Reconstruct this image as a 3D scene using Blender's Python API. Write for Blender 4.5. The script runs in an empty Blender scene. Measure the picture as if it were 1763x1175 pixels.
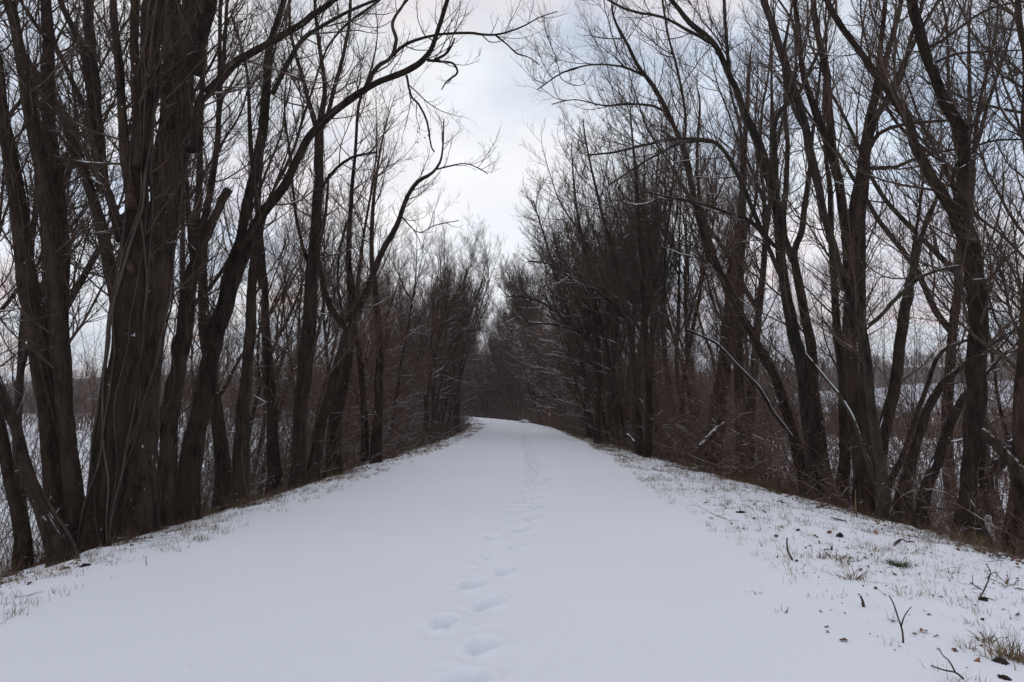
import bpy, math
import numpy as np
from math import radians
PI = math.pi
SC = bpy.context.scene
COL = SC.collection

# ------------------------------------------------------------------ camera
W0, H0, F0 = 1763.0, 1175.0, 1175.0           # photo frame and focal length in photo pixels
HORIZON = 697.0
PITCH = math.atan((HORIZON - H0 / 2) / F0)
CAMZ = 1.6
cam = bpy.data.cameras.new('camera'); camo = bpy.data.objects.new('camera', cam); COL.objects.link(camo)
cam.sensor_width = 36; cam.lens = F0 / W0 * 36; cam.clip_end = 6000; cam.clip_start = .05
camo.location = (0, 0, CAMZ); camo.rotation_euler = (PI / 2 + PITCH, 0, 0)
SC.camera = camo

# ------------------------------------------------------------------ world
SUN_EL, SUN_AZ = radians(34), radians(-25)
world = bpy.data.worlds.new('World'); SC.world = world; world.use_nodes = True
def build_sky():
    nt = world.node_tree; N = nt.nodes; L = nt.links
    for n in list(N): N.remove(n)
    out = N.new('ShaderNodeOutputWorld'); bg = N.new('ShaderNodeBackground')
    sky = N.new('ShaderNodeTexSky'); sky.sky_type = 'NISHITA'; sky.sun_disc = False
    sky.sun_elevation = SUN_EL; sky.sun_rotation = SUN_AZ
    bgs = N.new('ShaderNodeBackground'); bgs.inputs[1].default_value = 0.07; L.new(sky.outputs[0], bgs.inputs[0])
    tc = N.new('ShaderNodeTexCoord'); sep = N.new('ShaderNodeSeparateXYZ'); L.new(tc.outputs['Generated'], sep.inputs[0])
    def noise(scale, loc, sz, detail=4, rough=.5):
        mp = N.new('ShaderNodeMapping'); mp.inputs['Scale'].default_value = (1, 1, sz); mp.inputs['Location'].default_value = loc
        n = N.new('ShaderNodeTexNoise'); n.inputs['Scale'].default_value = scale; n.inputs['Detail'].default_value = detail
        n.inputs['Roughness'].default_value = rough
        L.new(tc.outputs['Generated'], mp.inputs[0]); L.new(mp.outputs[0], n.inputs['Vector']); return n
    def ramp(src, stops):
        r = N.new('ShaderNodeValToRGB'); cr = r.color_ramp
        while len(cr.elements) > 1: cr.elements.remove(cr.elements[-1])
        for k, (p, c) in enumerate(stops):
            e = cr.elements[0] if k == 0 else cr.elements.new(p)
            e.position = p; e.color = (*c, 1) if len(c) == 3 else c
        L.new(src, r.inputs[0]); return r
    def mix(a, b, fac):
        m = N.new('ShaderNodeMix'); m.data_type = 'RGBA'
        L.new(fac, m.inputs[0]); L.new(a, m.inputs[6]); L.new(b, m.inputs[7]); return m.outputs[2]
    # elevation profile of the cloud layer: bright band low down, lilac grey above
    base = ramp(sep.outputs['Z'], [(0.0, (.60, .62, .66)), (.09, (.76, .80, .85)), (.19, (1.0, 1.01, 1.02)), (.30, (.86, .87, .90)),
                                   (.44, (.70, .73, .78)), (.58, (.64, .665, .72)), (1.0, (.57, .60, .65))])
    n1 = noise(2.6, (3.1, 1.7, .4), 1.8, 4, .5)
    f1 = ramp(n1.outputs['Fac'], [(.40, (0, 0, 0)), (.62, (1, 1, 1))])
    blue = N.new('ShaderNodeRGB'); blue.outputs[0].default_value = (.64, .77, .94, 1)
    c1 = mix(base.outputs[0], blue.outputs[0], f1.outputs[0])
    pm = N.new('ShaderNodeMix'); pm.data_type = 'RGBA'; pm.inputs[0].default_value = .75
    L.new(base.outputs[0], pm.inputs[6]); L.new(c1, pm.inputs[7])
    n2 = noise(1.9, (7.3, 4.1, 2.2), 2.4, 4, .5)
    f2 = ramp(n2.outputs['Fac'], [(.44, (0, 0, 0)), (.66, (.75, .75, .75))])
    pink = N.new('ShaderNodeRGB'); pink.outputs[0].default_value = (.88, .74, .75, 1)
    c2 = mix(pm.outputs[2], pink.outputs[0], f2.outputs[0])
    n3 = noise(7, (1.2, 9.4, 5.5), 3.5, 5, .55)
    f3 = ramp(n3.outputs['Fac'], [(.52, (0, 0, 0)), (.68, (.9, .9, .9))])
    lowm = ramp(sep.outputs['Z'], [(.0, (1, 1, 1)), (.16, (.8, .8, .8)), (.24, (0, 0, 0))])
    mm = N.new('ShaderNodeMath'); mm.operation = 'MULTIPLY'; L.new(f3.outputs[0], mm.inputs[0]); L.new(lowm.outputs[0], mm.inputs[1])
    peach = N.new('ShaderNodeRGB'); peach.outputs[0].default_value = (.88, .66, .60, 1)
    c3 = mix(c2, peach.outputs[0], mm.outputs[0])
    n4 = noise(4.6, (5.2, 2.4, 8.5), 1.7, 6, .55)
    f4 = ramp(n4.outputs['Fac'], [(.34, (.72, .75, .80)), (.45, (.90, .92, .96)), (.54, (1.03, 1.02, 1.01)), (.64, (1.14, 1.12, 1.08))])
    ml = N.new('ShaderNodeMix'); ml.data_type = 'RGBA'; ml.blend_type = 'MULTIPLY'; ml.inputs[0].default_value = 1
    L.new(c3, ml.inputs[6]); L.new(f4.outputs[0], ml.inputs[7])
    dt = N.new('ShaderNodeVectorMath'); dt.operation = 'DOT_PRODUCT'; L.new(tc.outputs['Generated'], dt.inputs[0]); dt.inputs[1].default_value = (-.05, .965, .245)
    gl = ramp(dt.outputs['Value'], [(.955, (0, 0, 0)), (.998, (.62, .62, .62))])
    whitec = N.new('ShaderNodeRGB'); whitec.outputs[0].default_value = (.98, 1.0, 1.03, 1)
    fin = mix(ml.outputs[2], whitec.outputs[0], gl.outputs[0])
    L.new(fin, bg.inputs[0]); bg.inputs[1].default_value = 1.13
    ms = N.new('ShaderNodeMixShader'); ms.inputs[0].default_value = .93
    L.new(bgs.outputs[0], ms.inputs[1]); L.new(bg.outputs[0], ms.inputs[2]); L.new(ms.outputs[0], out.inputs[0])
build_sky()
sun = bpy.data.lights.new('sun', 'SUN'); sun.energy = 0.55; sun.angle = radians(30); sun.color = (1, .96, .93)
suno = bpy.data.objects.new('sun', sun); COL.objects.link(suno)
suno.rotation_euler = (PI / 2 - SUN_EL, 0, PI - SUN_AZ)
SC.view_settings.view_transform = 'Standard'; SC.view_settings.look = 'None'; SC.view_settings.gamma = 1
SC.view_settings.exposure = 0.0
SC.cycles.max_bounces = 5; SC.cycles.diffuse_bounces = 3; SC.cycles.glossy_bounces = 2

# ------------------------------------------------------------------ helpers
RNG = np.random.default_rng(11)
def norm(v): return v / np.maximum(np.linalg.norm(v, axis=-1, keepdims=True), 1e-9)
def smooth(a, b, x):
    t = np.clip((x - a) / (b - a), 0, 1); return t * t * (3 - 2 * t)
def vnoise(x, y, seed=0):
    """smooth value noise on a lattice"""
    xi = np.floor(x).astype(np.int64); yi = np.floor(y).astype(np.int64); xf = x - xi; yf = y - yi
    def h(a, b):
        n = (a * 374761393 + b * 668265263 + seed * 974711) & 0x7fffffff
        n = ((n ^ (n >> 13)) * 1274126177) & 0x7fffffff
        return ((n ^ (n >> 16)) & 0xffff) / 65535.0
    u = xf * xf * (3 - 2 * xf); v = yf * yf * (3 - 2 * yf)
    return (h(xi, yi) * (1 - u) + h(xi + 1, yi) * u) * (1 - v) + (h(xi, yi + 1) * (1 - u) + h(xi + 1, yi + 1) * u) * v

def mesh_from(name, V, F4=None, F3=None, mat=None, smooth_shade=True, attr=None):
    me = bpy.data.meshes.new(name)
    V = np.asarray(V, np.float32)
    F4 = np.zeros((0, 4), np.int32) if F4 is None else np.asarray(F4, np.int32)
    F3 = np.zeros((0, 3), np.int32) if F3 is None else np.asarray(F3, np.int32)
    me.vertices.add(len(V)); me.vertices.foreach_set('co', V.ravel())
    nl = F4.size + F3.size; me.loops.add(nl)
    me.loops.foreach_set('vertex_index', np.concatenate([F4.ravel(), F3.ravel()]).astype(np.int32))
    nf = len(F4) + len(F3); me.polygons.add(nf)
    st = np.concatenate([np.arange(len(F4)) * 4, F4.size + np.arange(len(F3)) * 3]).astype(np.int32)
    me.polygons.foreach_set('loop_start', st)
    me.polygons.foreach_set('use_smooth', np.full(nf, smooth_shade))
    if attr:
        for k, a in attr.items():
            at = me.attributes.new(k, 'FLOAT', 'POINT'); at.data.foreach_set('value', np.asarray(a, np.float32))
    me.update(calc_edges=True)
    if mat: me.materials.append(mat)
    return me

def tag(o, label=None, cat=None, group=None, kind=None):
    if label:
        n = len(label.split()); assert 4 <= n <= 16, label
        o['label'] = label
    if cat: o['category'] = cat
    if group: o['group'] = group
    if kind: o['kind'] = kind
    return o
def obj(name, me, parent=None, loc=None):
    o = bpy.data.objects.new(name, me); COL.objects.link(o)
    if parent: o.parent = parent
    if loc is not None: o.location = loc
    return o
def empty(name, loc, label, cat, group=None):
    o = bpy.data.objects.new(name, None); COL.objects.link(o); o.location = loc; o.empty_display_size = .2
    return tag(o, label, cat, group)

class Geo:
    """collects vertices and faces"""
    def __init__(s): s.V = []; s.F4 = []; s.F3 = []; s.n = 0
    def add(s, V, F4=None, F3=None):
        V = np.asarray(V, np.float64).reshape(-1, 3)
        if F4 is not None and len(F4): s.F4.append(np.asarray(F4) + s.n)
        if F3 is not None and len(F3): s.F3.append(np.asarray(F3) + s.n)
        s.V.append(V); s.n += len(V)
    def mesh(s, name, mat, origin=(0, 0, 0), smooth_shade=True):
        V = np.concatenate(s.V) - np.asarray(origin)
        return mesh_from(name, V, np.concatenate(s.F4) if s.F4 else None, np.concatenate(s.F3) if s.F3 else None, mat, smooth_shade)

def tubes(P, R, S, ridge=0, seed=0, cap=False, furrow=0):
    """P (N,K,3) R (N,K) -> verts, quads, tris"""
    N, K, _ = P.shape
    T = np.empty_like(P); T[:, 1:-1] = P[:, 2:] - P[:, :-2]; T[:, 0] = P[:, 1] - P[:, 0]; T[:, -1] = P[:, -1] - P[:, -2]
    T = norm(T); m = norm(T.mean(1))
    ref = np.where(np.abs(m[:, :1]) < .6, np.array([[1., 0, 0]]), np.array([[0, 1., 0]]))
    ref = np.where((np.abs(m[:, 2:3]) < .5), np.array([[0, 0, 1.]]), ref)
    U = norm(np.cross(T, ref[:, None, :])); Vv = np.cross(T, U)
    a = np.arange(S) * 2 * PI / S
    rr = R[:, :, None] * np.ones((1, 1, S))
    if ridge:
        g = np.random.default_rng(seed)
        ph = g.uniform(0, 6.28, (N, 4)); 
        k = np.arange(K)[None, :, None] * .35
        A = a[None, None, :]
        rr = rr * (1 + ridge * (.5 * np.sin(3 * A + ph[:, :1, None] + k * .3) + .35 * np.sin(5 * A + ph[:, 1:2, None] - k * .4) + .3 * np.sin(2 * A + ph[:, 2:3, None] + k)) + ridge * (.3 if S < 30 else .05) * g.standard_normal((N, K, S)))
    if furrow:
        A = a[None, None, :]; sl = np.concatenate([[0], np.cumsum(np.linalg.norm(np.diff(P[0], axis=0), axis=1))])[None, :, None]
        q1 = vnoise(np.cos(A) * rr * 17 + sl * 1.1 + seed, np.sin(A) * rr * 17 - sl * .9, 12); q2 = vnoise(np.cos(A) * rr * 34 + sl * 3, np.sin(A) * rr * 34 + sl * 2.5 + seed, 13)
        big = vnoise(np.cos(A) * rr * 5 + sl * .5, np.sin(A) * rr * 5 + sl * .4 + seed, 14)
        if furrow > .9: rr = rr * (1 + .42 * np.exp(-sl / .38) * (.5 + .5 * np.sin(5 * A + seed % 7 + .8 * np.sin(2 * A))))
        rr = rr + furrow * (-.022 * (1 - np.abs(2 * q1 - 1)) ** 2 + .010 * (q2 - .5)) + rr * .16 * (big - .5)
    X = P[:, :, None, :] + rr[..., None] * (np.cos(a)[None, None, :, None] * U[:, :, None, :] + np.sin(a)[None, None, :, None] * Vv[:, :, None, :])
    idx = np.arange(N * K * S).reshape(N, K, S); nx = np.roll(idx, -1, 2)
    Q = np.stack([idx[:, :-1], nx[:, :-1], nx[:, 1:], idx[:, 1:]], -1).reshape(-1, 4)
    V = X.reshape(-1, 3); F3 = None
    if cap:
        V = np.concatenate([V, P[:, -1], P[:, 0]]); c = N * K * S + np.arange(N)
        F3 = np.concatenate([np.stack([idx[:, -1], nx[:, -1], np.broadcast_to(c[:, None], (N, S))], -1).reshape(-1, 3),
                             np.stack([nx[:, 0], idx[:, 0], np.broadcast_to((c + N)[:, None], (N, S))], -1).reshape(-1, 3)])
    return V, Q, F3

def grow(P0, D0, L, R0, tip, K, wander, up, g):
    N = len(P0); P = np.empty((N, K + 1, 3)); P[:, 0] = P0; d = norm(D0)
    upv = np.array([0, 0, 1.]) * (up if np.ndim(up) == 0 else np.asarray(up)[:, None])
    for k in range(K):
        d = norm(d + wander * g.standard_normal((N, 3)) + upv)
        P[:, k + 1] = P[:, k] + d * (L / K)[:, None]
    t = np.linspace(0, 1, K + 1)[None, :]
    R = R0[:, None] * (1 - t) + tip * t
    return P, R

def sprout(P, R, cnt, t0, t1, ang, lratio, Lpar, rratio, g, upbias=.3, out=None, outw=0):
    """pick cnt[i] starting points along path i; returns start, direction, length, radius"""
    N, K, _ = P.shape; i = np.repeat(np.arange(N), cnt); M = len(i)
    t = t0 + (t1 - t0) * g.random(M); x = t * (K - 1); k = np.minimum(x.astype(int), K - 2); f = (x - k)[:, None]
    p = P[i, k] * (1 - f) + P[i, k + 1] * f; tg = norm(P[i, k + 1] - P[i, k])
    r = R[i, k] * (1 - f[:, 0]) + R[i, k + 1] * f[:, 0]
    q = g.standard_normal((M, 3)); q[:, 2] += upbias
    if out is not None: q += outw * out
    q = norm(q - tg * (q * tg).sum(1, keepdims=True))
    a = g.uniform(ang[0], ang[1], M)[:, None]
    d = np.cos(a) * tg + np.sin(a) * q
    L = Lpar[i] * lratio * (1 - .55 * t) * g.uniform(.55, 1.25, M)
    return p, d, L, np.minimum(r * rratio, r * .9), t

def catmull(pts, K):
    pts = np.asarray(pts, float); n = len(pts)
    if n == 2: 
        t = np.linspace(0, 1, K)[:, None]; return pts[:1] * (1 - t) + pts[1:] * t
    seg = np.linalg.norm(np.diff(pts[:, :3], axis=0), axis=1) + 1e-6; s = np.concatenate([[0], np.cumsum(seg)])
    ext = np.vstack([2 * pts[0] - pts[1], pts, 2 * pts[-1] - pts[-2]])
    u = np.linspace(0, s[-1], K); k = np.clip(np.searchsorted(s, u, 'right') - 1, 0, n - 2); f = ((u - s[k]) / seg[k])[:, None]
    a, b, c, d = ext[k], ext[k + 1], ext[k + 2], ext[k + 3]
    return .5 * (2 * b + (c - a) * f + (2 * a - 5 * b + 4 * c - d) * f ** 2 + (3 * b - a - 3 * c + d) * f ** 3)

# ------------------------------------------------------------------ materials
def mat(name): 
    m = bpy.data.materials.new(name); m.use_nodes = True; nt = m.node_tree
    return m, nt, nt.nodes, nt.links, nt.nodes['Principled BSDF']
def nnoise(N, L, vec, scale, detail=4, rough=.55, sc=(1, 1, 1)):
    mp = N.new('ShaderNodeMapping'); mp.inputs['Scale'].default_value = sc; L.new(vec, mp.inputs[0])
    n = N.new('ShaderNodeTexNoise'); n.inputs['Scale'].default_value = scale; n.inputs['Detail'].default_value = detail
    n.inputs['Roughness'].default_value = rough; L.new(mp.outputs[0], n.inputs['Vector']); return n.outputs['Fac']
def nramp(N, L, src, stops):
    r = N.new('ShaderNodeValToRGB'); cr = r.color_ramp
    while len(cr.elements) > 1: cr.elements.remove(cr.elements[-1])
    for k, (p, c) in enumerate(stops):
        e = cr.elements[0] if k == 0 else cr.elements.new(p)
        e.position = p; c = (c, c, c) if np.ndim(c) == 0 else c; e.color = (*c, 1)
    L.new(src, r.inputs[0]); return r.outputs[0]
def nmath(N, L, op, a, b):
    m = N.new('ShaderNodeMath'); m.operation = op
    for k, v in enumerate((a, b)):
        if isinstance(v, (int, float)): m.inputs[k].default_value = v
        elif v is not None: L.new(v, m.inputs[k])
    return m.outputs[0]
def nmix(N, L, a, b, fac):
    m = N.new('ShaderNodeMix'); m.data_type = 'RGBA'
    for k, v in ((0, fac), (6, a), (7, b)):
        if isinstance(v, tuple): m.inputs[k].default_value = (*v, 1)
        elif isinstance(v, (int, float)): m.inputs[k].default_value = v
        else: L.new(v, m.inputs[k])
    return m.outputs[2]
SNOWC = (.79, .82, .865)
def bark(name, dark, light, snow_lo, snow_hi, bump=.5, scale=9, side=.0):
    m, nt, N, L, B = mat(name)
    geo = N.new('ShaderNodeNewGeometry'); pos = geo.outputs['Position']
    oi = N.new('ShaderNodeObjectInfo')
    n1 = nnoise(N, L, pos, scale, 5, .65, (1, 1, .24)); n2 = nnoise(N, L, pos, 1.3, 3, .5)
    n3 = nnoise(N, L, pos, 38, 2, .6, (1, 1, .3))
    nr = nnoise(N, L, pos, scale * 3.0, 4, .6, (1, 1, .20))
    ridge = nmath(N, L, 'SUBTRACT', 1.0, nmath(N, L, 'ABSOLUTE', nmath(N, L, 'MULTIPLY', nmath(N, L, 'SUBTRACT', nr, .5), 5.0), None))
    c = nmix(N, L, dark, light, nramp(N, L, nmath(N, L, 'SUBTRACT', nmath(N, L, 'ADD', n1, .12), nmath(N, L, 'MULTIPLY', ridge, .22)), [(.28, 0), (.66, 1)]))
    c = nmix(N, L, c, tuple(v * 1.0 for v in (light[0] * 1.05, light[1] * 1.12, light[2] * 1.0)), nramp(N, L, n2, [(.45, 0), (.8, .6)]))
    hv = N.new('ShaderNodeHueSaturation'); L.new(c, hv.inputs['Color'])
    L.new(nmath(N, L, 'ADD', nmath(N, L, 'MULTIPLY', oi.outputs['Random'], .6), .7), hv.inputs['Value'])
    sep = N.new('ShaderNodeSeparateXYZ'); L.new(geo.outputs['Normal'], sep.inputs[0])
    sn = nmath(N, L, 'ADD', sep.outputs['Z'], nmath(N, L, 'MULTIPLY', nmath(N, L, 'SUBTRACT', nnoise(N, L, pos, 5, 4, .6), .5), 1.5))
    sf = nramp(N, L, sn, [(snow_lo, 0), (snow_hi, 1)])
    if bump:
        fl = nmath(N, L, 'MULTIPLY', nramp(N, L, nnoise(N, L, pos, 15, 3, .6, (1, 1, .6)), [(.70, 0), (.72, 1)]), nramp(N, L, nnoise(N, L, pos, 1.3, 2, .5), [(.52, 0), (.58, 1)]))
        sf = nmath(N, L, 'MAXIMUM', sf, fl)
    fin = nmix(N, L, hv.outputs[0], SNOWC, sf)
    L.new(fin, B.inputs['Base Color']); B.inputs['Roughness'].default_value = .9; B.inputs['Specular IOR Level'].default_value = .15
    if bump:
        b = N.new('ShaderNodeBump'); b.inputs['Strength'].default_value = bump; b.inputs['Distance'].default_value = .06
        L.new(nmath(N, L, 'SUBTRACT', nmath(N, L, 'ADD', n1, nmath(N, L, 'MULTIPLY', n3, .35)), nmath(N, L, 'MULTIPLY', ridge, .45)), b.inputs['Height']); L.new(b.outputs[0], B.inputs['Normal'])
    return m
M_bark = bark('bark', (.008, .0056, .0044), (.072, .049, .036), .78, .95, .9)
M_bark_red = bark('bark_reddish', (.008, .0053, .0041), (.068, .043, .031), .78, .95, .9)
M_bark_pale = bark('bark_pale', (.010, .0080, .0065), (.070, .054, .043), .80, .95, .8)
M_twig = bark('twig_bark', (.040, .027, .021), (.110, .076, .060), .93, 1.05, 0)
M_twig_red = bark('twig_bark_reddish', (.066, .040, .031), (.155, .096, .075), .90, 1.02, 0)
M_vine = bark('vine_bark', (.022, .017, .015), (.085, .066, .055), .9, 1.0, .3)
M_green = bark('green_sapling_bark', (.03, .032, .018), (.085, .080, .045), .7, .9, 0)
def snow_mat():
    m, nt, N, L, B = mat('snow')
    geo = N.new('ShaderNodeNewGeometry'); n = nnoise(N, L, geo.outputs['Position'], 14, 4, .6)
    B.inputs['Base Color'].default_value = (*SNOWC, 1); B.inputs['Roughness'].default_value = .8; B.inputs['Specular IOR Level'].default_value = .2
    b = N.new('ShaderNodeBump'); b.inputs['Strength'].default_value = .3; b.inputs['Distance'].default_value = .02
    L.new(n, b.inputs['Height']); L.new(b.outputs[0], B.inputs['Normal']); return m
M_snow = snow_mat()
def ground_mat():
    m, nt, N, L, B = mat('snowy_ground')
    geo = N.new('ShaderNodeNewGeometry'); pos = geo.outputs['Position']
    at = N.new('ShaderNodeAttribute'); at.attribute_name = 'litter'
    a2 = N.new('ShaderNodeAttribute'); a2.attribute_name = 'verge'
    nf = nnoise(N, L, pos, 3.3, 6, .68); nd = nnoise(N, L, pos, 22, 4, .6); nl = nnoise(N, L, pos, .5, 3, .5)
    litc = nmix(N, L, (.035, .024, .018), (.16, .105, .066), nramp(N, L, nd, [(.35, 0), (.7, 1)]))
    v = nmath(N, L, 'ADD', at.outputs['Fac'], nmath(N, L, 'MULTIPLY', nmath(N, L, 'SUBTRACT', nf, .5), 2.4))
    v = nmath(N, L, 'ADD', v, nmath(N, L, 'MULTIPLY', nmath(N, L, 'SUBTRACT', nd, .5), 1.0))
    fac = nramp(N, L, v, [(.56, 0), (.72, 1)])
    v2 = nmath(N, L, 'MULTIPLY', nramp(N, L, nnoise(N, L, pos, 9, 5, .7), [(.66, 0), (.71, 1)]), a2.outputs['Fac'])
    fac = nmath(N, L, 'MAXIMUM', fac, v2)
    sc = nmix(N, L, (.755, .785, .83), (.815, .84, .88), nl)
    L.new(nmix(N, L, sc, litc, fac), B.inputs['Base Color'])
    B.inputs['Roughness'].default_value = .75; B.inputs['Specular IOR Level'].default_value = .2
    b = N.new('ShaderNodeBump'); b.inputs['Strength'].default_value = .35; b.inputs['Distance'].default_value = .012
    h = nmath(N, L, 'ADD', nnoise(N, L, pos, 60, 3, .6), nmath(N, L, 'MULTIPLY', nnoise(N, L, pos, 7, 3, .5), 1.2))
    h = nmath(N, L, 'ADD', h, nmath(N, L, 'MULTIPLY', fac, 1.5)); h = nmath(N, L, 'ADD', h, nmath(N, L, 'MULTIPLY', nnoise(N, L, pos, 1.6, 4, .6, (1, .5, 1)), 4.0))
    L.new(h, b.inputs['Height']); L.new(b.outputs[0], B.inputs['Normal']); return m
M_ground = ground_mat()
def plain(name, c1, c2, scale=12, rough=.8, sc=(1, 1, 1)):
    m, nt, N, L, B = mat(name)
    geo = N.new('ShaderNodeNewGeometry')
    L.new(nmix(N, L, c1, c2, nramp(N, L, nnoise(N, L, geo.outputs['Position'], scale, 4, .6, sc), [(.35, 0), (.65, 1)])), B.inputs['Base Color'])
    B.inputs['Roughness'].default_value = rough; B.inputs['Specular IOR Level'].default_value = .2; return m
M_grass = plain('dead_grass', (.11, .078, .045), (.34, .26, .16), 5)
M_grass_dk = plain('brown_grass', (.07, .045, .028), (.24, .16, .09), 5)
M_greeng = plain('green_grass', (.03, .045, .03), (.07, .10, .055), 8)
M_leaf = plain('dead_leaf', (.055, .028, .018), (.16, .075, .04), 30)
M_leaf_or = plain('orange_dead_leaf', (.20, .07, .03), (.30, .12, .05), 30)
M_stick = plain('dead_stick', (.03, .022, .017), (.09, .066, .05), 20)
M_wood = plain('cut_wood', (.30, .14, .06), (.45, .24, .11), 20)
M_dirt = plain('dark_soil', (.014, .011, .009), (.05, .036, .028), 14)
M_post = plain('orange_post', (.26, .095, .022), (.33, .13, .03), 3)
M_post_y = plain('yellow_band', (.42, .20, .04), (.46, .23, .05), 3)
M_post_w = plain('pale_sticker', (.38, .40, .40), (.5, .52, .52), 9)
def hill_mat():
    m, nt, N, L, B = mat('hill_cover')
    geo = N.new('ShaderNodeNewGeometry'); at = N.new('ShaderNodeAttribute'); at.attribute_name = 'wood'
    n = nnoise(N, L, geo.outputs['Position'], .12, 5, .7, (1, 1, .4))
    v = nmath(N, L, 'ADD', at.outputs['Fac'], nmath(N, L, 'MULTIPLY', nmath(N, L, 'SUBTRACT', n, .5), .5))
    c = nmix(N, L, (.055, .045, .045), (.10, .08, .078), nramp(N, L, nnoise(N, L, geo.outputs['Position'], .5, 4, .7), [(.35, 0), (.65, 1)]))
    L.new(nmix(N, L, (.62, .65, .70), c, nramp(N, L, v, [(.42, 0), (.52, 1)])), B.inputs['Base Color'])
    B.inputs['Roughness'].default_value = .95; B.inputs['Specular IOR Level'].default_value = 0; return m
M_hill = hill_mat()

# ------------------------------------------------------------------ the ground
YC = [-30, 0, 10, 20, 30, 45, 58, 70, 80, 95, 110, 125, 145, 170, 210, 300]
def cx(y): return np.interp(y, YC, [-1.3, -.95, -.55, -.1, .35, .55, .1, -1.4, -3.6, -7.6, -12.6, -18, -28, -44, -72, -140])
def edgeL(y): return cx(y) - np.interp(y, [0, 7, 14, 30, 49, 80, 200], [4.5, 4.5, 4.25, 4.0, 3.9, 3.4, 3.2])
def edgeR(y): return cx(y) + np.interp(y, [0, 8, 13, 20, 26, 40, 57, 80, 200], [7.0, 6.7, 6.2, 5.2, 4.5, 3.4, 2.9, 2.9, 3.0])
def pathL(y): return cx(y) - np.interp(y, [0, 6, 20, 49, 100], [3.1, 3.2, 3.0, 2.6, 2.5])
def pathR(y): return cx(y) + np.interp(y, [0, 4, 11, 30, 57, 100], [3.0, 3.0, 3.2, 3.1, 2.7, 2.5])
PRINTS = []
def gz0(x, y):
    x = np.asarray(x, float); y = np.asarray(y, float)
    eL = edgeL(y) + .25 * (vnoise(y * .45, y * 0, 3) - .5); eR = edgeR(y) + .3 * (vnoise(y * .4, y * 0, 4) - .5)
    z = np.zeros(np.broadcast(x, y).shape)
    c = cx(y); d = x - c
    z = z - .012 * d ** 2 * np.clip(1 / (1 + np.abs(d) / 6), 0, 1) * .45
    dl = eL - x; dr = x - eR
    z = z - .10 * smooth(-1.3, 0, dl) - .14 * smooth(-2.2, 0, dr)
    z = z - 2.25 * smooth(-.6, 6.5, dl) - 2.1 * smooth(-.6, 7.0, dr)
    off = smooth(-1.6, 0, dl) + smooth(-3.6, -1.8, dr)
    z = z + off * (.07 * (vnoise(x * 1.3, y * 1.3, 5) - .5) + .055 * (vnoise(x * 4.1, y * 4.1, 6) - .5) + .026 * (vnoise(x * 10.3, y * 10.3, 16) - .5)) 
    z = z + .03 * (vnoise(x * .35, y * .2, 7) - .5) + .008 * (vnoise(x * 1.6, y * .8, 8) - .5)
    far = smooth(7, 20, np.maximum(dl, dr))
    z = z + far * (.35 * (vnoise(x * .05, y * .05, 9) - .5))
    return z
def gz(x, y): return gz0(x, y)
PX = lambda px, py: (px, py)
def ray(px, py):
    dx = (px - W0 / 2) / F0; dz = -(py - H0 / 2) / F0
    c, s = math.cos(PITCH), math.sin(PITCH)
    return np.array([dx, c - dz * s, s + dz * c])
def at_depth(px, py, Y):
    r = ray(px, py); return np.array([0, 0, CAMZ]) + r * (Y / r[1])
def on_ground(px, py):
    r = ray(px, py); o = np.array([0, 0, CAMZ]); t = 1.5
    for _ in range(6000):
        p = o + r * t
        if p[2] <= gz0(p[0], p[1]): break
        t *= 1.003
    return p
for k, (px, py) in enumerate([(806, 1166), (832, 1108), (766, 1068), (842, 1034), (816, 1003), (872, 982), (842, 957), (890, 940), (852, 925), (898, 911),
                              (878, 896), (915, 893), (888, 880), (922, 873), (895, 864), (925, 857), (903, 848), (930, 842)]):
    p = on_ground(px, py); PRINTS.append((p[0], p[1], .14 + .02 * RNG.standard_normal(), .075 + .01 * RNG.standard_normal(), .85 + .25 * RNG.random(), RNG.normal(.25, .2)))
yy = PRINTS[-1][1] + .55; k = 0
while yy < 46:
    PRINTS.append((.52 + .012 * (yy - 12) + .13 * (1 if k % 2 else -1) + RNG.normal(0, .06), yy, .14, .075, .8 + .3 * RNG.random(), RNG.normal(.2, .2))); k += 1
    yy += .33 + .1 * RNG.random()
def gz_prints(x, y):
    z = gz0(x, y)
    for (a, b, hl, hw, dep, rot) in PRINTS:
        dx, dy = x - a, y - b; m = (np.abs(dx) < .55) & (np.abs(dy) < .6)
        if not m.any(): continue
        c, s = math.cos(rot), math.sin(rot); u = dx[m] * c - dy[m] * s; v = dx[m] * s + dy[m] * c
        n = .45 + 1.1 * vnoise(u * 14 + a * 31, v * 14 + b * 17, 21)
        q = np.sqrt((u / (hw * 1.7)) ** 2 + (v / hl) ** 2) * (.85 + .3 * n)
        pit = -.095 * dep * (1 - smooth(.7, 1.08, q)) * (1 + .25 * np.clip(v / hl, -1, 1))
        rim = .022 * np.exp(-((q - 1.45) / .3) ** 2) * n
        drag = -.034 * np.exp(-((u + .30 * v + .09) / .085) ** 2) * np.exp(-((v + .19) / .13) ** 2) * n     # toe drag behind
        crumb = .042 * np.exp(-(q / 1.7) ** 2) * (vnoise(u * 34 + a * 9, v * 34 + b, 31) - .5)
        z[m] += pit + rim + drag + crumb
    cxp = np.interp(y, [3, 5.5, 8.5, 12, 25, 46], [-.30, -.33, -.10, .42, .70, .95])
    tr = np.exp(-((x - cxp) / .24) ** 2) * smooth(2, 3, y) * (1 - smooth(30, 46, y))
    z -= tr * (.016 + .040 * (vnoise(x * 7, y * 6, 61) - .4) + .016 * (vnoise(x * 21, y * 18, 62) - .5))
    return z
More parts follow.
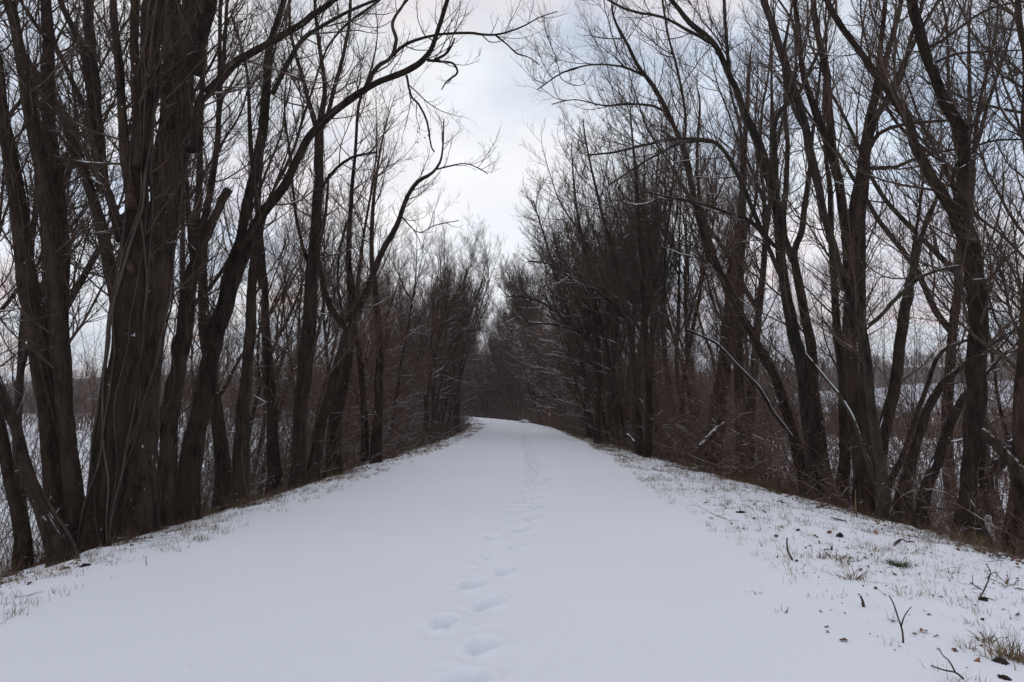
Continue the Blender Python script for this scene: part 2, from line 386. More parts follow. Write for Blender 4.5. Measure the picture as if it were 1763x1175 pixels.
def build_ground():
    xs = np.unique(np.round(np.concatenate([-np.geomspace(9, 900, 60)[::-1], np.arange(-9, -.9, .12), np.arange(-.9, 1.45, .026), np.arange(1.45, 11, .09), np.geomspace(11, 900, 60)]), 4))
    ys = np.unique(np.round(np.concatenate([np.arange(-40, 0, 2), np.arange(0, 3, .2), np.arange(3, 14, .026), np.arange(14, 30, .08), np.arange(30, 60, .2), np.arange(60, 150, .7), np.geomspace(150, 960, 45)]), 4))
    X, Y = np.meshgrid(xs, ys); X = X.ravel(); Y = Y.ravel(); Z = gz_prints(X, Y)
    nx, ny = len(xs), len(ys); idx = np.arange(nx * ny).reshape(ny, nx)
    Q = np.stack([idx[:-1, :-1], idx[:-1, 1:], idx[1:, 1:], idx[1:, :-1]], -1).reshape(-1, 4)
    dl = edgeL(Y) - X; dr = X - edgeR(Y)
    lit = np.maximum(smooth(-.5, .7, dl) * (1 - smooth(4.5, 9, dl)), smooth(-.45, .8, dr) * (1 - smooth(6, 11, dr))) * .74
    vg = np.maximum(smooth(-1.0, .2, dl), smooth(-3.6, -1.4, dr)) * (1 - smooth(3, 8, np.maximum(dl, dr)))
    me = mesh_from('snowy_ground', np.stack([X, Y, Z], 1), Q, None, M_ground, True, {'litter': lit, 'verge': vg})
    tag(obj('ground', me), 'snow covered trail with footprints on a low wooded embankment', None, None, 'structure')
build_ground()

def build_hill(name, x0, x1, y0, y1, hf, wf, label):
    xs = np.linspace(x0, x1, 160); ys = np.linspace(y0, y1, 70); X, Y = np.meshgrid(xs, ys); X = X.ravel(); Y = Y.ravel()
    Z = hf(X, Y); idx = np.arange(len(X)).reshape(len(ys), len(xs))
    Q = np.stack([idx[:-1, :-1], idx[:-1, 1:], idx[1:, 1:], idx[1:, :-1]], -1).reshape(-1, 4)
    tag(obj(name, mesh_from(name, np.stack([X, Y, Z], 1), Q, None, M_hill, True, {'wood': wf(X, Y)})), label, None, None, 'structure')
def h_r(X, Y):
    e = smooth(120, 330, X + .25 * (Y - 300)) ; f = smooth(250, 560, Y)
    return -2.6 + 34 * f * (.35 + .65 * e) * (.85 + .3 * vnoise(X * .008, Y * .008, 41)) + 3 * vnoise(X * .05, Y * .05, 42) * f
build_hill('hill', -30, 900, 245, 900, h_r,
           lambda X, Y: 1 - (smooth(275, 300, Y) * (1 - smooth(395, 420, Y)) * smooth(150, 175, X + .1 * Y)), 'distant wooded hill with a sloping snowy field on it')
def h_l(X, Y): return -2.6 + 26 * smooth(330, 620, Y) * (.5 + .8 * vnoise(X * .006, Y * .006, 44))
build_hill('far_hill', -1000, -29, 320, 950, h_l, lambda X, Y: 0 * X + 1, 'low dark wooded ridge beyond the left field')

# ------------------------------------------------------------------ tree crowns
def ribbon_radius_snow(P, R, g, frac, add=.003):
    """snow ridge lying on top of near level branches, broken into stretches"""
    T = np.gradient(P, axis=1); T = norm(T)
    lev = 1 - smooth(.45, .8, np.abs(T[..., 2]))
    s = g.random(P.shape[0]) * 100
    k = np.arange(P.shape[1])[None, :]
    gap = vnoise(s[:, None] + k * .55, s[:, None] * 0 + 3.3, 55)
    on = smooth(1 - frac - .12, 1 - frac + .12, gap) * lev
    keep = on.max(1) > .35
    Rs = (R * .78 + add) * on
    Ps = P + np.array([0, 0, 1.]) * (R * .62)[..., None]
    Rs[:, 0] *= .2; Rs[:, -1] = 0
    return Ps[keep], np.maximum(Rs[keep], 1e-4)

def crown(stP, stR, g, z0, dens=(2.0, 4.0, 6.0), L1=(1.0, 3.0), thin=1.0, upward=.10, outcut=None, lean=None, snow=.35, twig_r=.0032, spread=(.5, 1.15), leanw=.6, topf=.55):
    """three orders of branches on the stems; returns geo for branches and for snow"""
    G = Geo(); Sn = Geo(); N, K, _ = stP.shape
    Ls = np.linalg.norm(np.diff(stP, axis=1), axis=2).sum(1)
    cnt = np.maximum((Ls * dens[0] * 1.5).astype(int), 2)
    p, d, L, r, t = sprout(stP, stR, cnt, .04, .99, spread, 1, np.ones(N), .5, g, .25, None if lean is None else np.asarray(lean), leanw)
    h = p[:, 2]; keep = h > z0 + .6 * g.random(len(h))
    if outcut is not None: keep &= (g.random(len(h)) < outcut(p))
    p, d, r, t = p[keep], d[keep], r[keep], t[keep]; M = len(p)
    if M == 0: return G, Sn
    L = (L1[0] + (L1[1] - L1[0]) * g.random(M) ** 1.4) * (1.1 - topf * t)
    r = np.clip(r, .004, .045) * g.uniform(.5, 1.0, M); r = np.minimum(r, .0035 + .0068 * L)
    P1, R1 = grow(p, d, L, r, twig_r, 9, .105, upward, g); 
    Rr = R1; Rr = R1[:, :1] * (1 - np.linspace(0, 1, 10)[None, :]) ** .8 + twig_r
    G.add(*tubes(P1, Rr, 5)[:2])
    if snow: 
        Ps, Rs = ribbon_radius_snow(P1, Rr, g, snow, .003 + .8 * max(twig_r - .0035, 0))
        if len(Ps): Sn.add(*tubes(Ps, Rs, 4)[:2])
    c2 = np.maximum((L * dens[1] * thin * 1.15).astype(int), 1)
    p, d, L2, r, t = sprout(P1, Rr, c2, .12, 1.0, (.35, .95), .52, L, .6, g, .45)
    L2 = np.maximum(L2, .25)
    P2, R2 = grow(p, d, L2, r, twig_r * .8, 6, .13, upward * .9, g); G.add(*tubes(P2, R2, 3)[:2])
    if snow:
        Ps, Rs = ribbon_radius_snow(P2, R2, g, snow * .6, .003 + .6 * max(twig_r - .0035, 0))
        if len(Ps): Sn.add(*tubes(Ps, Rs, 3)[:2])
    c3 = g.poisson(L2 * dens[2] * thin * 1.5)
    p, d, L3, r, t = sprout(P2, R2, c3, .1, 1.0, (.4, 1.1), .62, L2, .75, g, .3)
    L3 = np.clip(L3, .16, .9)
    P3, R3 = grow(p, d, L3, r, twig_r * .6, 4, .14, upward, g); G.add(*tubes(P3, R3, 3)[:2])
    return G, Sn

# ------------------------------------------------------------------ traced trees
def resample_stem(pts, D0, D1, Kt, extend, g, ztop, up=.12):
    """photo trace -> 3D path with radii; depth runs from D0 to D1; optionally continues above the frame"""
    a = np.array(pts, float); n = len(a)
    s = np.concatenate([[0], np.cumsum(np.hypot(np.diff(a[:, 0]), np.diff(a[:, 1])))]); s /= s[-1]
    P = []; R = []
    for k in range(n):
        Y = D0 + (D1 - D0) * s[k]; P.append(at_depth(a[k, 0], a[k, 1], Y)); R.append(a[k, 2] * .5 * Y / F0 / math.sqrt(1 + ((a[k, 0] - W0 / 2) / F0) ** 2) * .95)
    P = np.array(P); R = np.array(R)
    if extend:
        d = norm(P[-1] - P[-2]); p = P[-1].copy(); r = R[-1]; P = list(P); R = list(R)
        tot = max((ztop - p[2]), 1.0); m = max(int(tot / .9), 2)
        for k in range(m):
            d = norm(d + .13 * g.standard_normal(3) + np.array([0, 0, up])); p = p + d * tot / m * 1.05
            P.append(p.copy()); R.append(max(r * (1 - (k + 1) / m) ** .8, .008))
        P = np.array(P); R = np.array(R)
    q = catmull(np.column_stack([P, R]), Kt); q[:, 3] = np.maximum(q[:, 3], .005)
    return q[:, :3], q[:, 3]

def in_frame(p, pad=60):
    c, s = math.cos(PITCH), math.sin(PITCH); v = p - np.array([0, 0, CAMZ])
    f = v[:, 1] * c + v[:, 2] * s; u = -v[:, 1] * s + v[:, 2] * c
    px = W0 / 2 + F0 * v[:, 0] / np.maximum(f, .1); py = H0 / 2 - F0 * u / np.maximum(f, .1)
    return (px > -pad) & (px < W0 + pad) & (py > -pad) & (py < H0)

HERO = []
def tree(label, D, trunk, limbs=(), D1=None, ztop=13, z0=1.6, m=None, tw=None, dens=(2.0, 4.0, 6.0), L1=(.9, 2.6), thin=1, seed=None, vines=0,
         extend=True, group=None, snow=.35, snowtop=.0, base=True, lean=None, name='bare_tree', cat='tree', flare=1.35, upward=.10, K=26, twig_r=None, leanw=.6, hang=0):
    g = np.random.default_rng(seed if seed is not None else len(HERO) * 7 + 3)
    D1 = D if D1 is None else D1; HERO.append(label)
    P, R = resample_stem(trunk, D, D1, K, extend, g, ztop)
    if base:                                            # root flare down into the ground
        b = P[0]; gzb = float(gz(b[0], b[1]))
        if b[2] > gzb - .25:
            d = P[0] - P[1]; d = d / max(-d[2], .3); 
            n = 3; add = []; 
            for k in range(1, n + 1): add.append(b + d * (b[2] - gzb + .3) * k / n * np.array([.5, .5, 1]) * 1.0)
            P = np.vstack([add[::-1], P]); R = np.concatenate([[R[0] * flare * 1.25, R[0] * flare, R[0] * 1.12], R])
        else:
            R[0] *= flare
    # fine sideways irregularity
    kk = np.arange(len(P)); P[2:-1, 0] += R[2:-1] * .07 * g.standard_normal(len(P) - 3); P[2:-1, 1] += R[2:-1] * .12 * g.standard_normal(len(P) - 3)
    o = np.array([P[0, 0], P[0, 1], float(gz(P[0, 0], P[0, 1]))])
    root = empty(name, o, label, cat, group)
    m = m or M_bark; tw = tw or M_twig
    def fine(P, R, n):
        q = catmull(np.column_stack([P, R]), n); return q[None, :, :3], np.maximum(q[None, :, 3], .004)
    near = D < 13.2 and R.max() > .07
    Pf, Rf = fine(P, R, 190 if near else 70)
    G = Geo(); G.add(*tubes(Pf, Rf, 54 if near and R.max() > .13 else 36 if near else 14 if R.max() > .1 else 10, .07 if R.max() > .07 else .05, int(g.integers(1e6)), True, 1.0 if near else 0))
    obj('trunk', G.mesh('trunk', m, o), root)
    stems = [(P, R)]
    Pst = [catmull(np.column_stack([P, R]), 22)]
    for lb in limbs:
        pts, d0, d1, ext = lb[:4]; zt = lb[4] if len(lb) > 4 else ztop
        p2, r2 = resample_stem(pts, d0, d1, K, ext, g, zt)
        p2[2:-1] += (r2[2:-1] * .09)[:, None] * g.standard_normal((len(p2) - 3, 3))
        nl = d0 < 13.2 and r2.max() > .055
        Pl, Rl = fine(p2, r2, 150 if nl else 54); G = Geo(); G.add(*tubes(Pl, Rl, 36 if nl else 10, .06, int(g.integers(1e6)), True, .8 if nl else 0)); obj('limb', G.mesh('limb', m, o), root)
        Pst.append(catmull(np.column_stack([p2, r2]), 22)); stems.append((p2, r2))
    S = np.array(Pst)
    oc = lambda p: np.where(in_frame(p), 1.0, .28)
    tr = twig_r or max(.0026, .00019 * D)
    Gc, Gs = crown(S[..., :3], np.maximum(S[..., 3], .006), g, z0 + o[2], dens, L1, thin, upward, oc, lean, snow, tr, leanw=leanw)
    if Gc.n: obj('crown', Gc.mesh('crown', tw, o), root)
    if snowtop:                                         # snow lying on the upper side of leaning stems
        for (p, r) in stems:
            q = catmull(np.column_stack([p, r]), 90); pp, rr = q[None, :, :3], q[None, :, 3]
            T = norm(np.gradient(pp, axis=1)); lev = smooth(.12, .42, np.hypot(T[..., 0], T[..., 1]))
            k = np.arange(90)[None, :]; gap = .6 * vnoise(k * .22 + g.random() * 90, k * 0 + .5, 5) + .4 * vnoise(k * .9 + g.random() * 90, k * 0 + .5, 5); on = smooth(1 - snowtop, 1 - snowtop + .15, gap) * lev
            upn = np.array([0, 0, 1.]) - T * T[..., 2:3]; upn = norm(upn)
            w = np.clip(rr * .34, .004, .022) * on
            ps = pp + upn * (rr * 1.0)[..., None] * .93
            if on.max() > .3: Gs.add(*tubes(ps, np.maximum(w, 1e-4), 6, .25, int(g.integers(1e6)))[:2])
    if Gs.n: obj('snow', Gs.mesh('snow', M_snow, o), root)
    for v in range(vines):
        q = catmull(np.column_stack([P, R]), 80); T = norm(np.gradient(q[:, :3], axis=0))
        hi = int(g.uniform(40, 72)); ang = g.uniform(PI, 2 * PI) + np.cumsum(np.convolve(g.standard_normal(92), np.ones(13) / 4, 'valid') * .15) + g.uniform(-.04, .04) * np.arange(80)
        U = norm(np.cross(T, np.array([0, 1., 0]))); Vv = np.cross(T, U)
        w = .006 + .024 * g.random() ** 2; hug = 1.04 + .16 * np.clip(vnoise(np.arange(80) * .12 + g.random() * 50, np.zeros(80), 3) - .3, 0, 1)
        c = q[:, :3] + (q[:, 3] * hug + w * .4)[:, None] * (np.cos(ang)[:, None] * U + np.sin(ang)[:, None] * Vv)
        c = c[:hi]; rr = np.linspace(w, .006, hi)
        G = Geo(); G.add(*tubes(c[None], rr[None], 6, .1, v, True)); obj('vine', G.mesh('vine', M_vine, o), root)
    if hang:                                            # dry seed bunches still hanging in the crown
        V2 = np.concatenate(Gc.V); V2 = V2[in_frame(V2, 0)]
        G = Geo(); ctr = V2[g.integers(0, len(V2), 14)]
        for c in ctr:
            near = V2[np.linalg.norm(V2 - c, axis=1) < .6]
            pk = near[g.integers(0, len(near), hang // 14)]
            n = len(pk); a = g.uniform(0, 6.28, n); l = g.uniform(.03, .07, n) ; w = g.uniform(.009, .018, n)
            dx = np.stack([np.cos(a), np.sin(a), 0 * a], 1); dn = norm(np.stack([g.normal(0, .4, n), g.normal(0, .4, n), -np.ones(n)], 1))
            v = np.stack([pk, pk + dn * (l * .5)[:, None] + dx * w[:, None], pk + dn * l[:, None], pk + dn * (l * .5)[:, None] - dx * w[:, None] + .01], 1)
            G.add(v, np.arange(n * 4).reshape(n, 4))
        obj('dead_leaves', G.mesh('dead_leaves', M_leaf, o, False), root)
    return root
if True:
    # ---- left side, front to back
    tree('leaning trunk with smooth bark, nearest the left edge, its upper side lined with snow', 7.9, [(96, 938, 46), (78, 900, 34), (58, 850, 31), (42, 800, 30), (28, 750, 29), (10, 700, 28), (-12, 640, 26), (-40, 560, 24)], D1=8.6, snowtop=.6, vines=1, z0=2.2, ztop=9, dens=(1.5, 4, 5))
    tree('dark trunk half hidden behind the snow lined leaning trunk at far left', 8.6, [(38, 925, 34), (30, 880, 30), (18, 820, 28), (4, 750, 26), (-10, 690, 25), (-30, 600, 22)], D1=9, z0=2.5, ztop=9, dens=(1.5, 4, 5))
    tree('thick two stemmed tree at far left whose two trunks rise side by side', 9.2,
         [(100, 910, 40), (94, 850, 36), (86, 770, 36), (78, 690, 37), (70, 610, 40), (58, 530, 40), (44, 440, 39), (32, 360, 38), (22, 290, 34), (4, 200, 28), (-12, 120, 24)],
         [([(133, 905, 40), (128, 850, 38), (118, 790, 37), (112, 700, 36), (105, 610, 36), (98, 540, 36), (90, 460, 35), (84, 383, 34), (70, 280, 33), (52, 190, 30), (34, 90, 27), (14, 0, 24)], 9.0, 9.0, True),
          ([(68, 262, 14), (60, 215, 13), (46, 140, 11), (36, 70, 10), (22, 0, 8)], 9.0, 8.6, True),
          ([(22, 285, 15), (10, 200, 14), (2, 125, 12), (-6, 70, 10)], 9.2, 9.6, True)], D1=9.4, vines=2, snowtop=.25, L1=(.8, 2.2), z0=2)
    tree('straight dark trunk standing close behind the two stemmed tree at far left', 9.9,
         [(120, 880, 34), (114, 800, 28), (108, 700, 26), (108, 600, 27), (107, 500, 28), (106, 400, 28), (97, 330, 28), (91, 255, 27), (87, 170, 26), (83, 85, 25), (79, -5, 24)],
         [([(84, 70, 11), (60, 40, 9), (38, 5, 8), (30, -20, 7)], 9.9, 10.4, True)], D1=10, vines=1, L1=(.8, 2.2), z0=2)
    tree('tall trunk behind, bending over the gap between two big clumps at left', 11.5,
         [(212, 860, 40), (214, 700, 34), (210, 600, 32), (200, 520, 30), (186, 440, 28), (170, 370, 26), (150, 310, 23), (128, 250, 21), (104, 195, 18), (80, 150, 15), (48, 105, 12), (30, 60, 10)],
         [([(178, 330, 26), (172, 270, 25), (166, 200, 25), (160, 120, 24), (154, 50, 23), (150, -5, 22)], 11.5, 11.8, True),
          ([(160, 185, 16), (140, 80, 18), (126, 50, 16), (112, 20, 14), (98, -20, 12)], 11.5, 11.2, True),
          ([(204, 415, 13), (190, 350, 12), (168, 290, 12), (150, 200, 12), (128, 150, 11), (110, 110, 10), (96, 80, 9)], 11.4, 12.4, True)], D1=11.5, snowtop=.45, z0=2)
    tree('massive furrowed trunk wrapped in ropy vines, left one of the central left clump', 8.8,
         [(163, 925, 48), (170, 880, 46), (181, 810, 52), (193, 740, 56), (203, 660, 58), (212, 590, 58), (222, 510, 54), (230, 440, 50), (236, 370, 46), (238, 300, 42), (246, 220, 38), (256, 140, 36), (264, 60, 34), (272, -5, 32)],
         [([(228, 360, 24), (216, 290, 22), (212, 210, 20), (206, 130, 18), (200, 60, 17), (194, 0, 16)], 8.8, 9.6, True),
          ([(236, 290, 22), (236, 210, 20), (232, 120, 19), (232, 50, 18), (231, 0, 17)], 8.8, 9.2, True),
          ([(226, 470, 14), (214, 420, 13), (200, 365, 12), (184, 320, 10), (160, 285, 9)], 8.8, 9.8, True, 7)], D1=9.2, vines=11, flare=1.12, m=M_bark_red, L1=(.6, 2), z0=2.4, snowtop=.2, K=34)
    tree('widest trunk of the central left clump, vines and knots, with long arching upper limb', 10.0,
         [(236, 892, 74), (239, 850, 64), (243, 780, 54), (248, 710, 50), (254, 640, 50), (260, 570, 52), (267, 500, 54), (276, 430, 56), (288, 360, 56), (298, 290, 52), (306, 220, 50), (314, 150, 48), (324, 70, 46), (334, -10, 44)],
         [([(328, 260, 22), (336, 205, 21), (345, 175, 20), (362, 153, 19), (404, 110, 18), (432, 92, 16), (460, 76, 15), (510, 47, 14), (545, 22, 12), (583, -4, 11)], 10, 10.6, True, 8.5),
          ([(272, 420, 42), (278, 340, 40), (284, 260, 38), (290, 180, 36), (296, 90, 34), (300, 0, 32)], 10.1, 10.5, True),
          ([(336, 130, 26), (346, 70, 26), (358, 30, 24), (366, -10, 22)], 10.1, 9.6, True),
          ([(250, 320, 14), (248, 220, 13), (246, 120, 12), (250, 0, 11)], 10.3, 10.9, True)], D1=10.4, vines=12, flare=1.15, L1=(.6, 2.2), snowtop=.3, z0=2.4, K=34)
    tree('trunk snapped off high up, broken end showing pale wood, in left clump', 10.8,
         [(282, 872, 34), (285, 800, 31), (290, 730, 31), (300, 660, 32), (310, 600, 30), (320, 545, 30), (326, 490, 29), (340, 440, 27), (356, 400, 22), (372, 368, 19), (384, 344, 18), (395, 326, 17)],
         [([(332, 470, 14), (330, 430, 13), (326, 380, 12), (322, 320, 11), (320, 240, 10), (330, 150, 9), (335, 60, 8)], 10.8, 11.4, True)], extend=False, vines=1, L1=(.4, 1.3), snowtop=.45, z0=2.5)
    tree('slim dark trunk rising straight right behind the snapped trunk at left', 13.0,
         [(292, 850, 26), (297, 760, 20), (303, 680, 20), (326, 560, 19), (334, 440, 17), (342, 330, 15), (344, 240, 14), (348, 160, 12), (350, 80, 10), (352, -5, 9)],
         [([(334, 430, 12), (350, 380, 12), (366, 320, 11), (374, 250, 10), (380, 160, 9), (386, 90, 8), (392, 0, 7)], 13, 13.5, True)], z0=1.8)
    tree('leaning trunk whose long curved limb arches right over the trail', 11.5,
         [(318, 868, 52), (324, 820, 44), (334, 760, 40), (348, 700, 38), (358, 650, 36), (368, 590, 34), (382, 530, 28), (398, 460, 23), (410, 420, 21), (422, 370, 20), (438, 300, 20), (450, 235, 19), (458, 170, 18), (461, 100, 15), (476, 40, 13), (492, -5, 12)],
         [([(366, 600, 24), (386, 545, 24), (400, 500, 23), (418, 450, 22), (443, 385, 20), (466, 350, 19), (490, 318, 18), (512, 275, 17), (532, 236, 16), (566, 200, 16), (600, 175, 15), (640, 147, 13), (690, 127, 12), (727, 106, 12), (746, 78, 11), (758, 40, 10), (772, -5, 9)], 11.5, 13.0, True, 9),
          ([(628, 155, 9), (648, 118, 8), (674, 98, 7), (682, 70, 7), (676, 40, 6), (692, 12, 5), (706, -6, 4)], 12.6, 12.9, True, 9),
          ([(676, 96, 6), (700, 76, 6), (745, 62, 5), (800, 57, 5), (852, 60, 4), (895, 48, 3), (930, 30, 2), (960, 20, 2)], 12.9, 13.4, False),
          ([(852, 60, 4), (872, 76, 3), (890, 92, 3), (912, 100, 2), (928, 112, 2)], 13.2, 13.4, False),
          ([(735, 104, 6), (760, 106, 5), (780, 110, 4), (787, 126, 4), (770, 140, 3), (760, 155, 2)], 12.9, 13.1, False),
          ([(700, 130, 5), (708, 165, 4), (722, 182, 4), (735, 210, 4), (742, 250, 3), (748, 262, 3)], 12.8, 13, False),
          ([(744, 106, 5), (766, 94, 5), (776, 82, 4), (783, 66, 3)], 12.8, 12.8, False),
          ([(410, 430, 14), (440, 392, 11), (470, 330, 8), (500, 270, 7), (530, 180, 6), (560, 90, 5), (600, 40, 5), (660, -4, 5)], 11.5, 12.5, True, 9),
          ([(470, 160, 11), (490, 120, 10), (520, 70, 9), (560, 42, 7), (600, 20, 6), (655, -4, 5)], 11.6, 12.6, True, 9)],
         D1=12.4, vines=1, dens=(1.7, 4, 6), L1=(.5, 1.9), z0=2.2, ztop=11, snowtop=.12, K=30)
    tree('upright trunk just right of the leaning arched trunk, second in the row of three', 13.4,
         [(412, 842, 36), (415, 780, 30), (419, 700, 25), (426, 640, 22), (430, 578, 20), (434, 500, 18), (438, 430, 15), (444, 370, 11), (434, 277, 9), (430, 213, 8), (426, 128, 6), (412, 70, 5), (398, 26, 4)],
         [([(438, 440, 8), (452, 500, 8), (446, 430, 8), (455, 380, 6), (470, 330, 5)], 13.4, 13.8, True, 8)], extend=False, z0=1.5, L1=(.5, 2.2), vines=1)
    tree('dark trunk behind and left of the upright trunk, deep in left row', 14.2,
         [(384, 835, 34), (380, 770, 28), (372, 700, 26), (362, 640, 22), (352, 580, 20), (348, 500, 17), (352, 420, 14), (360, 340, 12), (372, 270, 10), (376, 190, 9), (378, 100, 8), (380, 0, 7)], z0=1.5)
    tree('slender trunk with drooping snowy side shoots, left of the tall forked tree', 16.0,
         [(472, 818, 27), (470, 770, 22), (468, 700, 19), (464, 640, 17), (459, 578, 15), (456, 500, 12), (452, 430, 9), (446, 350, 7), (452, 260, 6), (462, 160, 5)], z0=.6, snow=.6, L1=(.6, 2.4), dens=(2.6, 4, 5))
    tree('tall straight trunk with dry leaf clusters hanging in its crown, left side', 15.6,
         [(513, 814, 28), (516, 760, 24), (518, 700, 24), (524, 640, 24), (530, 578, 24), (535, 510, 24), (540, 440, 22), (545, 380, 20), (548, 310, 18), (549, 250, 17), (550, 215, 15), (556, 180, 10), (560, 150, 9), (553, 100, 8), (546, 50, 7), (542, -5, 6)],
         [([(549, 240, 10), (540, 205, 10), (530, 170, 9), (520, 130, 8), (508, 90, 7), (500, 50, 6), (498, -5, 5)], 15.6, 16.2, True),
          ([(550, 230, 10), (566, 190, 8), (576, 150, 8), (590, 100, 7), (600, 50, 6), (604, -5, 5)], 15.6, 15.0, True),
          ([(536, 470, 7), (515, 400, 6), (505, 330, 5), (498, 260, 5), (490, 200, 4)], 15.6, 16.5, True, 11),
          ([(548, 330, 7), (580, 290, 6), (610, 270, 5), (650, 262, 3)], 15.6, 15.2, False)], vines=2, z0=1.2, dens=(2.4, 4, 6), L1=(.8, 3), hang=500)
    tree('crooked tree with a snow filled fork, curving up to the right', 17.0,
         [(540, 806, 24), (548, 750, 20), (562, 700, 18), (578, 640, 18), (590, 600, 18), (600, 568, 17), (618, 530, 14), (634, 498, 13), (645, 465, 12), (656, 438, 11), (668, 414, 11), (682, 392, 10), (692, 366, 9), (702, 338, 8), (722, 311, 7), (748, 295, 5), (760, 272, 4), (763, 240, 3), (764, 205, 2)],
         [([(596, 566, 13), (576, 540, 13), (562, 512, 12), (552, 470, 10), (548, 430, 8), (560, 370, 6), (566, 300, 4)], 17, 17.4, False),
          ([(594, 560, 6), (586, 520, 6), (582, 490, 5), (584, 440, 4), (596, 380, 3)], 16.9, 16.7, False),
          ([(752, 292, 3), (776, 286, 3), (800, 282, 2), (824, 290, 2), (840, 300, 1.5)], 17.2, 17.3, False),
          ([(690, 372, 3), (720, 400, 2), (750, 388, 2), (790, 380, 1.5)], 17, 17.3, False)], D1=17.2, extend=False, snowtop=.5, z0=.8, dens=(3.0, 4, 6), L1=(.5, 1.9), lean=(.5, 0, .3), leanw=.3)
    tree('stout short brown trunk in the thicket, right of the crooked forked tree', 18.2,
         [(574, 792, 30), (577, 740, 26), (582, 690, 24), (592, 640, 22), (600, 590, 20), (606, 520, 15), (600, 440, 11), (604, 350, 8), (612, 260, 6), (618, 180, 5)], z0=.8, m=M_bark_red, tw=M_twig_red, L1=(.8, 2.8), snow=.5)
    tree('dark slim pair of trunks in the left thicket before the trail bends', 20.5,
         [(648, 786, 22), (650, 730, 18), (653, 670, 16), (654, 600, 14), (648, 520, 11), (640, 440, 9), (642, 360, 7), (650, 290, 5)],
         [([(628, 795, 16), (628, 720, 13), (622, 640, 11), (612, 560, 9), (618, 470, 7), (630, 380, 5)], 21, 21.5, True, 12)], extend=True, ztop=11, z0=.5, m=M_bark_red, tw=M_twig_red, L1=(.8, 3.0), snow=.6)
    tree('dead grey stub pair of trunks low in the left thicket', 33.0,
         [(747, 742, 11), (748, 715, 10), (747, 690, 9), (746, 665, 8)], [([(735, 745, 9), (734, 710, 8), (732, 680, 7)], 33.5, 33.5, False)], extend=False, z0=.3, m=M_bark_pale, L1=(.3, 1.2), snow=.5)
    tree('tall slim tree last before the bend, standing alone at the left verge', 45.0,
         [(786, 733, 11), (788, 700, 9), (791, 660, 8), (794, 620, 7), (797, 570, 6), (799, 520, 4.5), (800, 480, 3), (804, 462, 2)],
         [([(796, 600, 4), (782, 560, 4), (774, 520, 3), (770, 490, 2)], 45, 45, False), ([(797, 590, 4), (812, 560, 3), (822, 530, 2), (826, 505, 2)], 45, 45, False)], extend=False, z0=1.0, dens=(3.2, 4, 5), L1=(1, 3.4), upward=.15)
    # ---- right side
    tree('big smooth trunk forking into a Y, one limb kneed, nearest right edge', 10.4,
         [(1668, 905, 62), (1674, 860, 48), (1676, 800, 44), (1677, 740, 42), (1680, 680, 40), (1682, 620, 40), (1683, 560, 39), (1681, 500, 38), (1674, 450, 38), (1662, 405, 38), (1650, 372, 36), (1655, 340, 28), (1659, 290, 26), (1660, 250, 26), (1656, 228, 26), (1640, 195, 24), (1622, 165, 23), (1609, 130, 22), (1598, 100, 22), (1586, 65, 22), (1577, 35, 23), (1568, -5, 22)],
         [([(1648, 378, 26), (1634, 352, 25), (1616, 325, 24), (1598, 295, 23), (1583, 265, 22), (1572, 238, 21), (1561, 203, 20), (1546, 178, 20), (1529, 153, 19), (1510, 128, 18), (1490, 104, 17), (1470, 72, 15), (1452, 52, 15), (1436, 25, 14), (1420, -8, 13)], 10.3, 9.4, True),
          ([(1658, 225, 14), (1668, 218, 12), (1672, 216, 11)], 10.3, 10.2, False),
          ([(1645, 345, 6), (1640, 310, 7), (1656, 270, 6), (1700, 245, 5), (1763, 240, 4)], 10.4, 9.6, False),
          ([(1590, 85, 7), (1612, 76, 7), (1650, 50, 6), (1690, 22, 6), (1730, 8, 5), (1790, 0, 4)], 10.4, 10, False),
          ([(1608, 108, 6), (1650, 93, 5), (1700, 89, 4), (1780, 86, 3)], 10.4, 10, False)], D1=10.2, flare=1.25, vines=0, snowtop=.35, z0=2.2, L1=(.6, 2.6), m=M_bark, K=36, dens=(2.7, 4, 6))
    tree('trunk cut by the right edge of the view, standing beside the big Y tree', 9.6,
         [(1748, 925, 46), (1752, 860, 38), (1756, 780, 34), (1758, 700, 32), (1761, 620, 30), (1766, 540, 28), (1775, 440, 26), (1785, 330, 24)], m=M_bark_red, z0=2.2, dens=(3.0, 4, 6), lean=(-.7, 0, .2), snow=.3, L1=(1, 3.2), thin=1.2)
    tree('dark trunk leaning right with snow patches, left of the big Y tree', 13.6,
         [(1504, 850, 30), (1516, 780, 25), (1528, 720, 23), (1540, 663, 23), (1549, 600, 22), (1556, 545, 21), (1566, 495, 19), (1576, 450, 16), (1588, 400, 12), (1603, 365, 9), (1615, 330, 7)],
         [([(1497, 560, 8), (1515, 545, 8), (1545, 512, 9), (1570, 490, 8), (1590, 475, 7), (1630, 462, 6), (1660, 458, 5)], 13.2, 13.6, False),
          ([(1570, 470, 8), (1574, 420, 7), (1582, 370, 6), (1588, 320, 5)], 13.6, 13.8, True, 9)], D1=14, extend=True, ztop=8, snowtop=.5, z0=1.5, dens=(2.2, 4, 6), L1=(.6, 2.2))
    tree('snow flecked leaning trunk passing behind the big Y tree, right end', 12.8,
         [(1556, 850, 28), (1568, 800, 22), (1578, 760, 20), (1586, 735, 19), (1600, 700, 17), (1618, 668, 16), (1642, 644, 14), (1670, 620, 12), (1710, 590, 10), (1763, 560, 8)], D1=13.4, snowtop=.35, extend=False, z0=1, L1=(.5, 2))
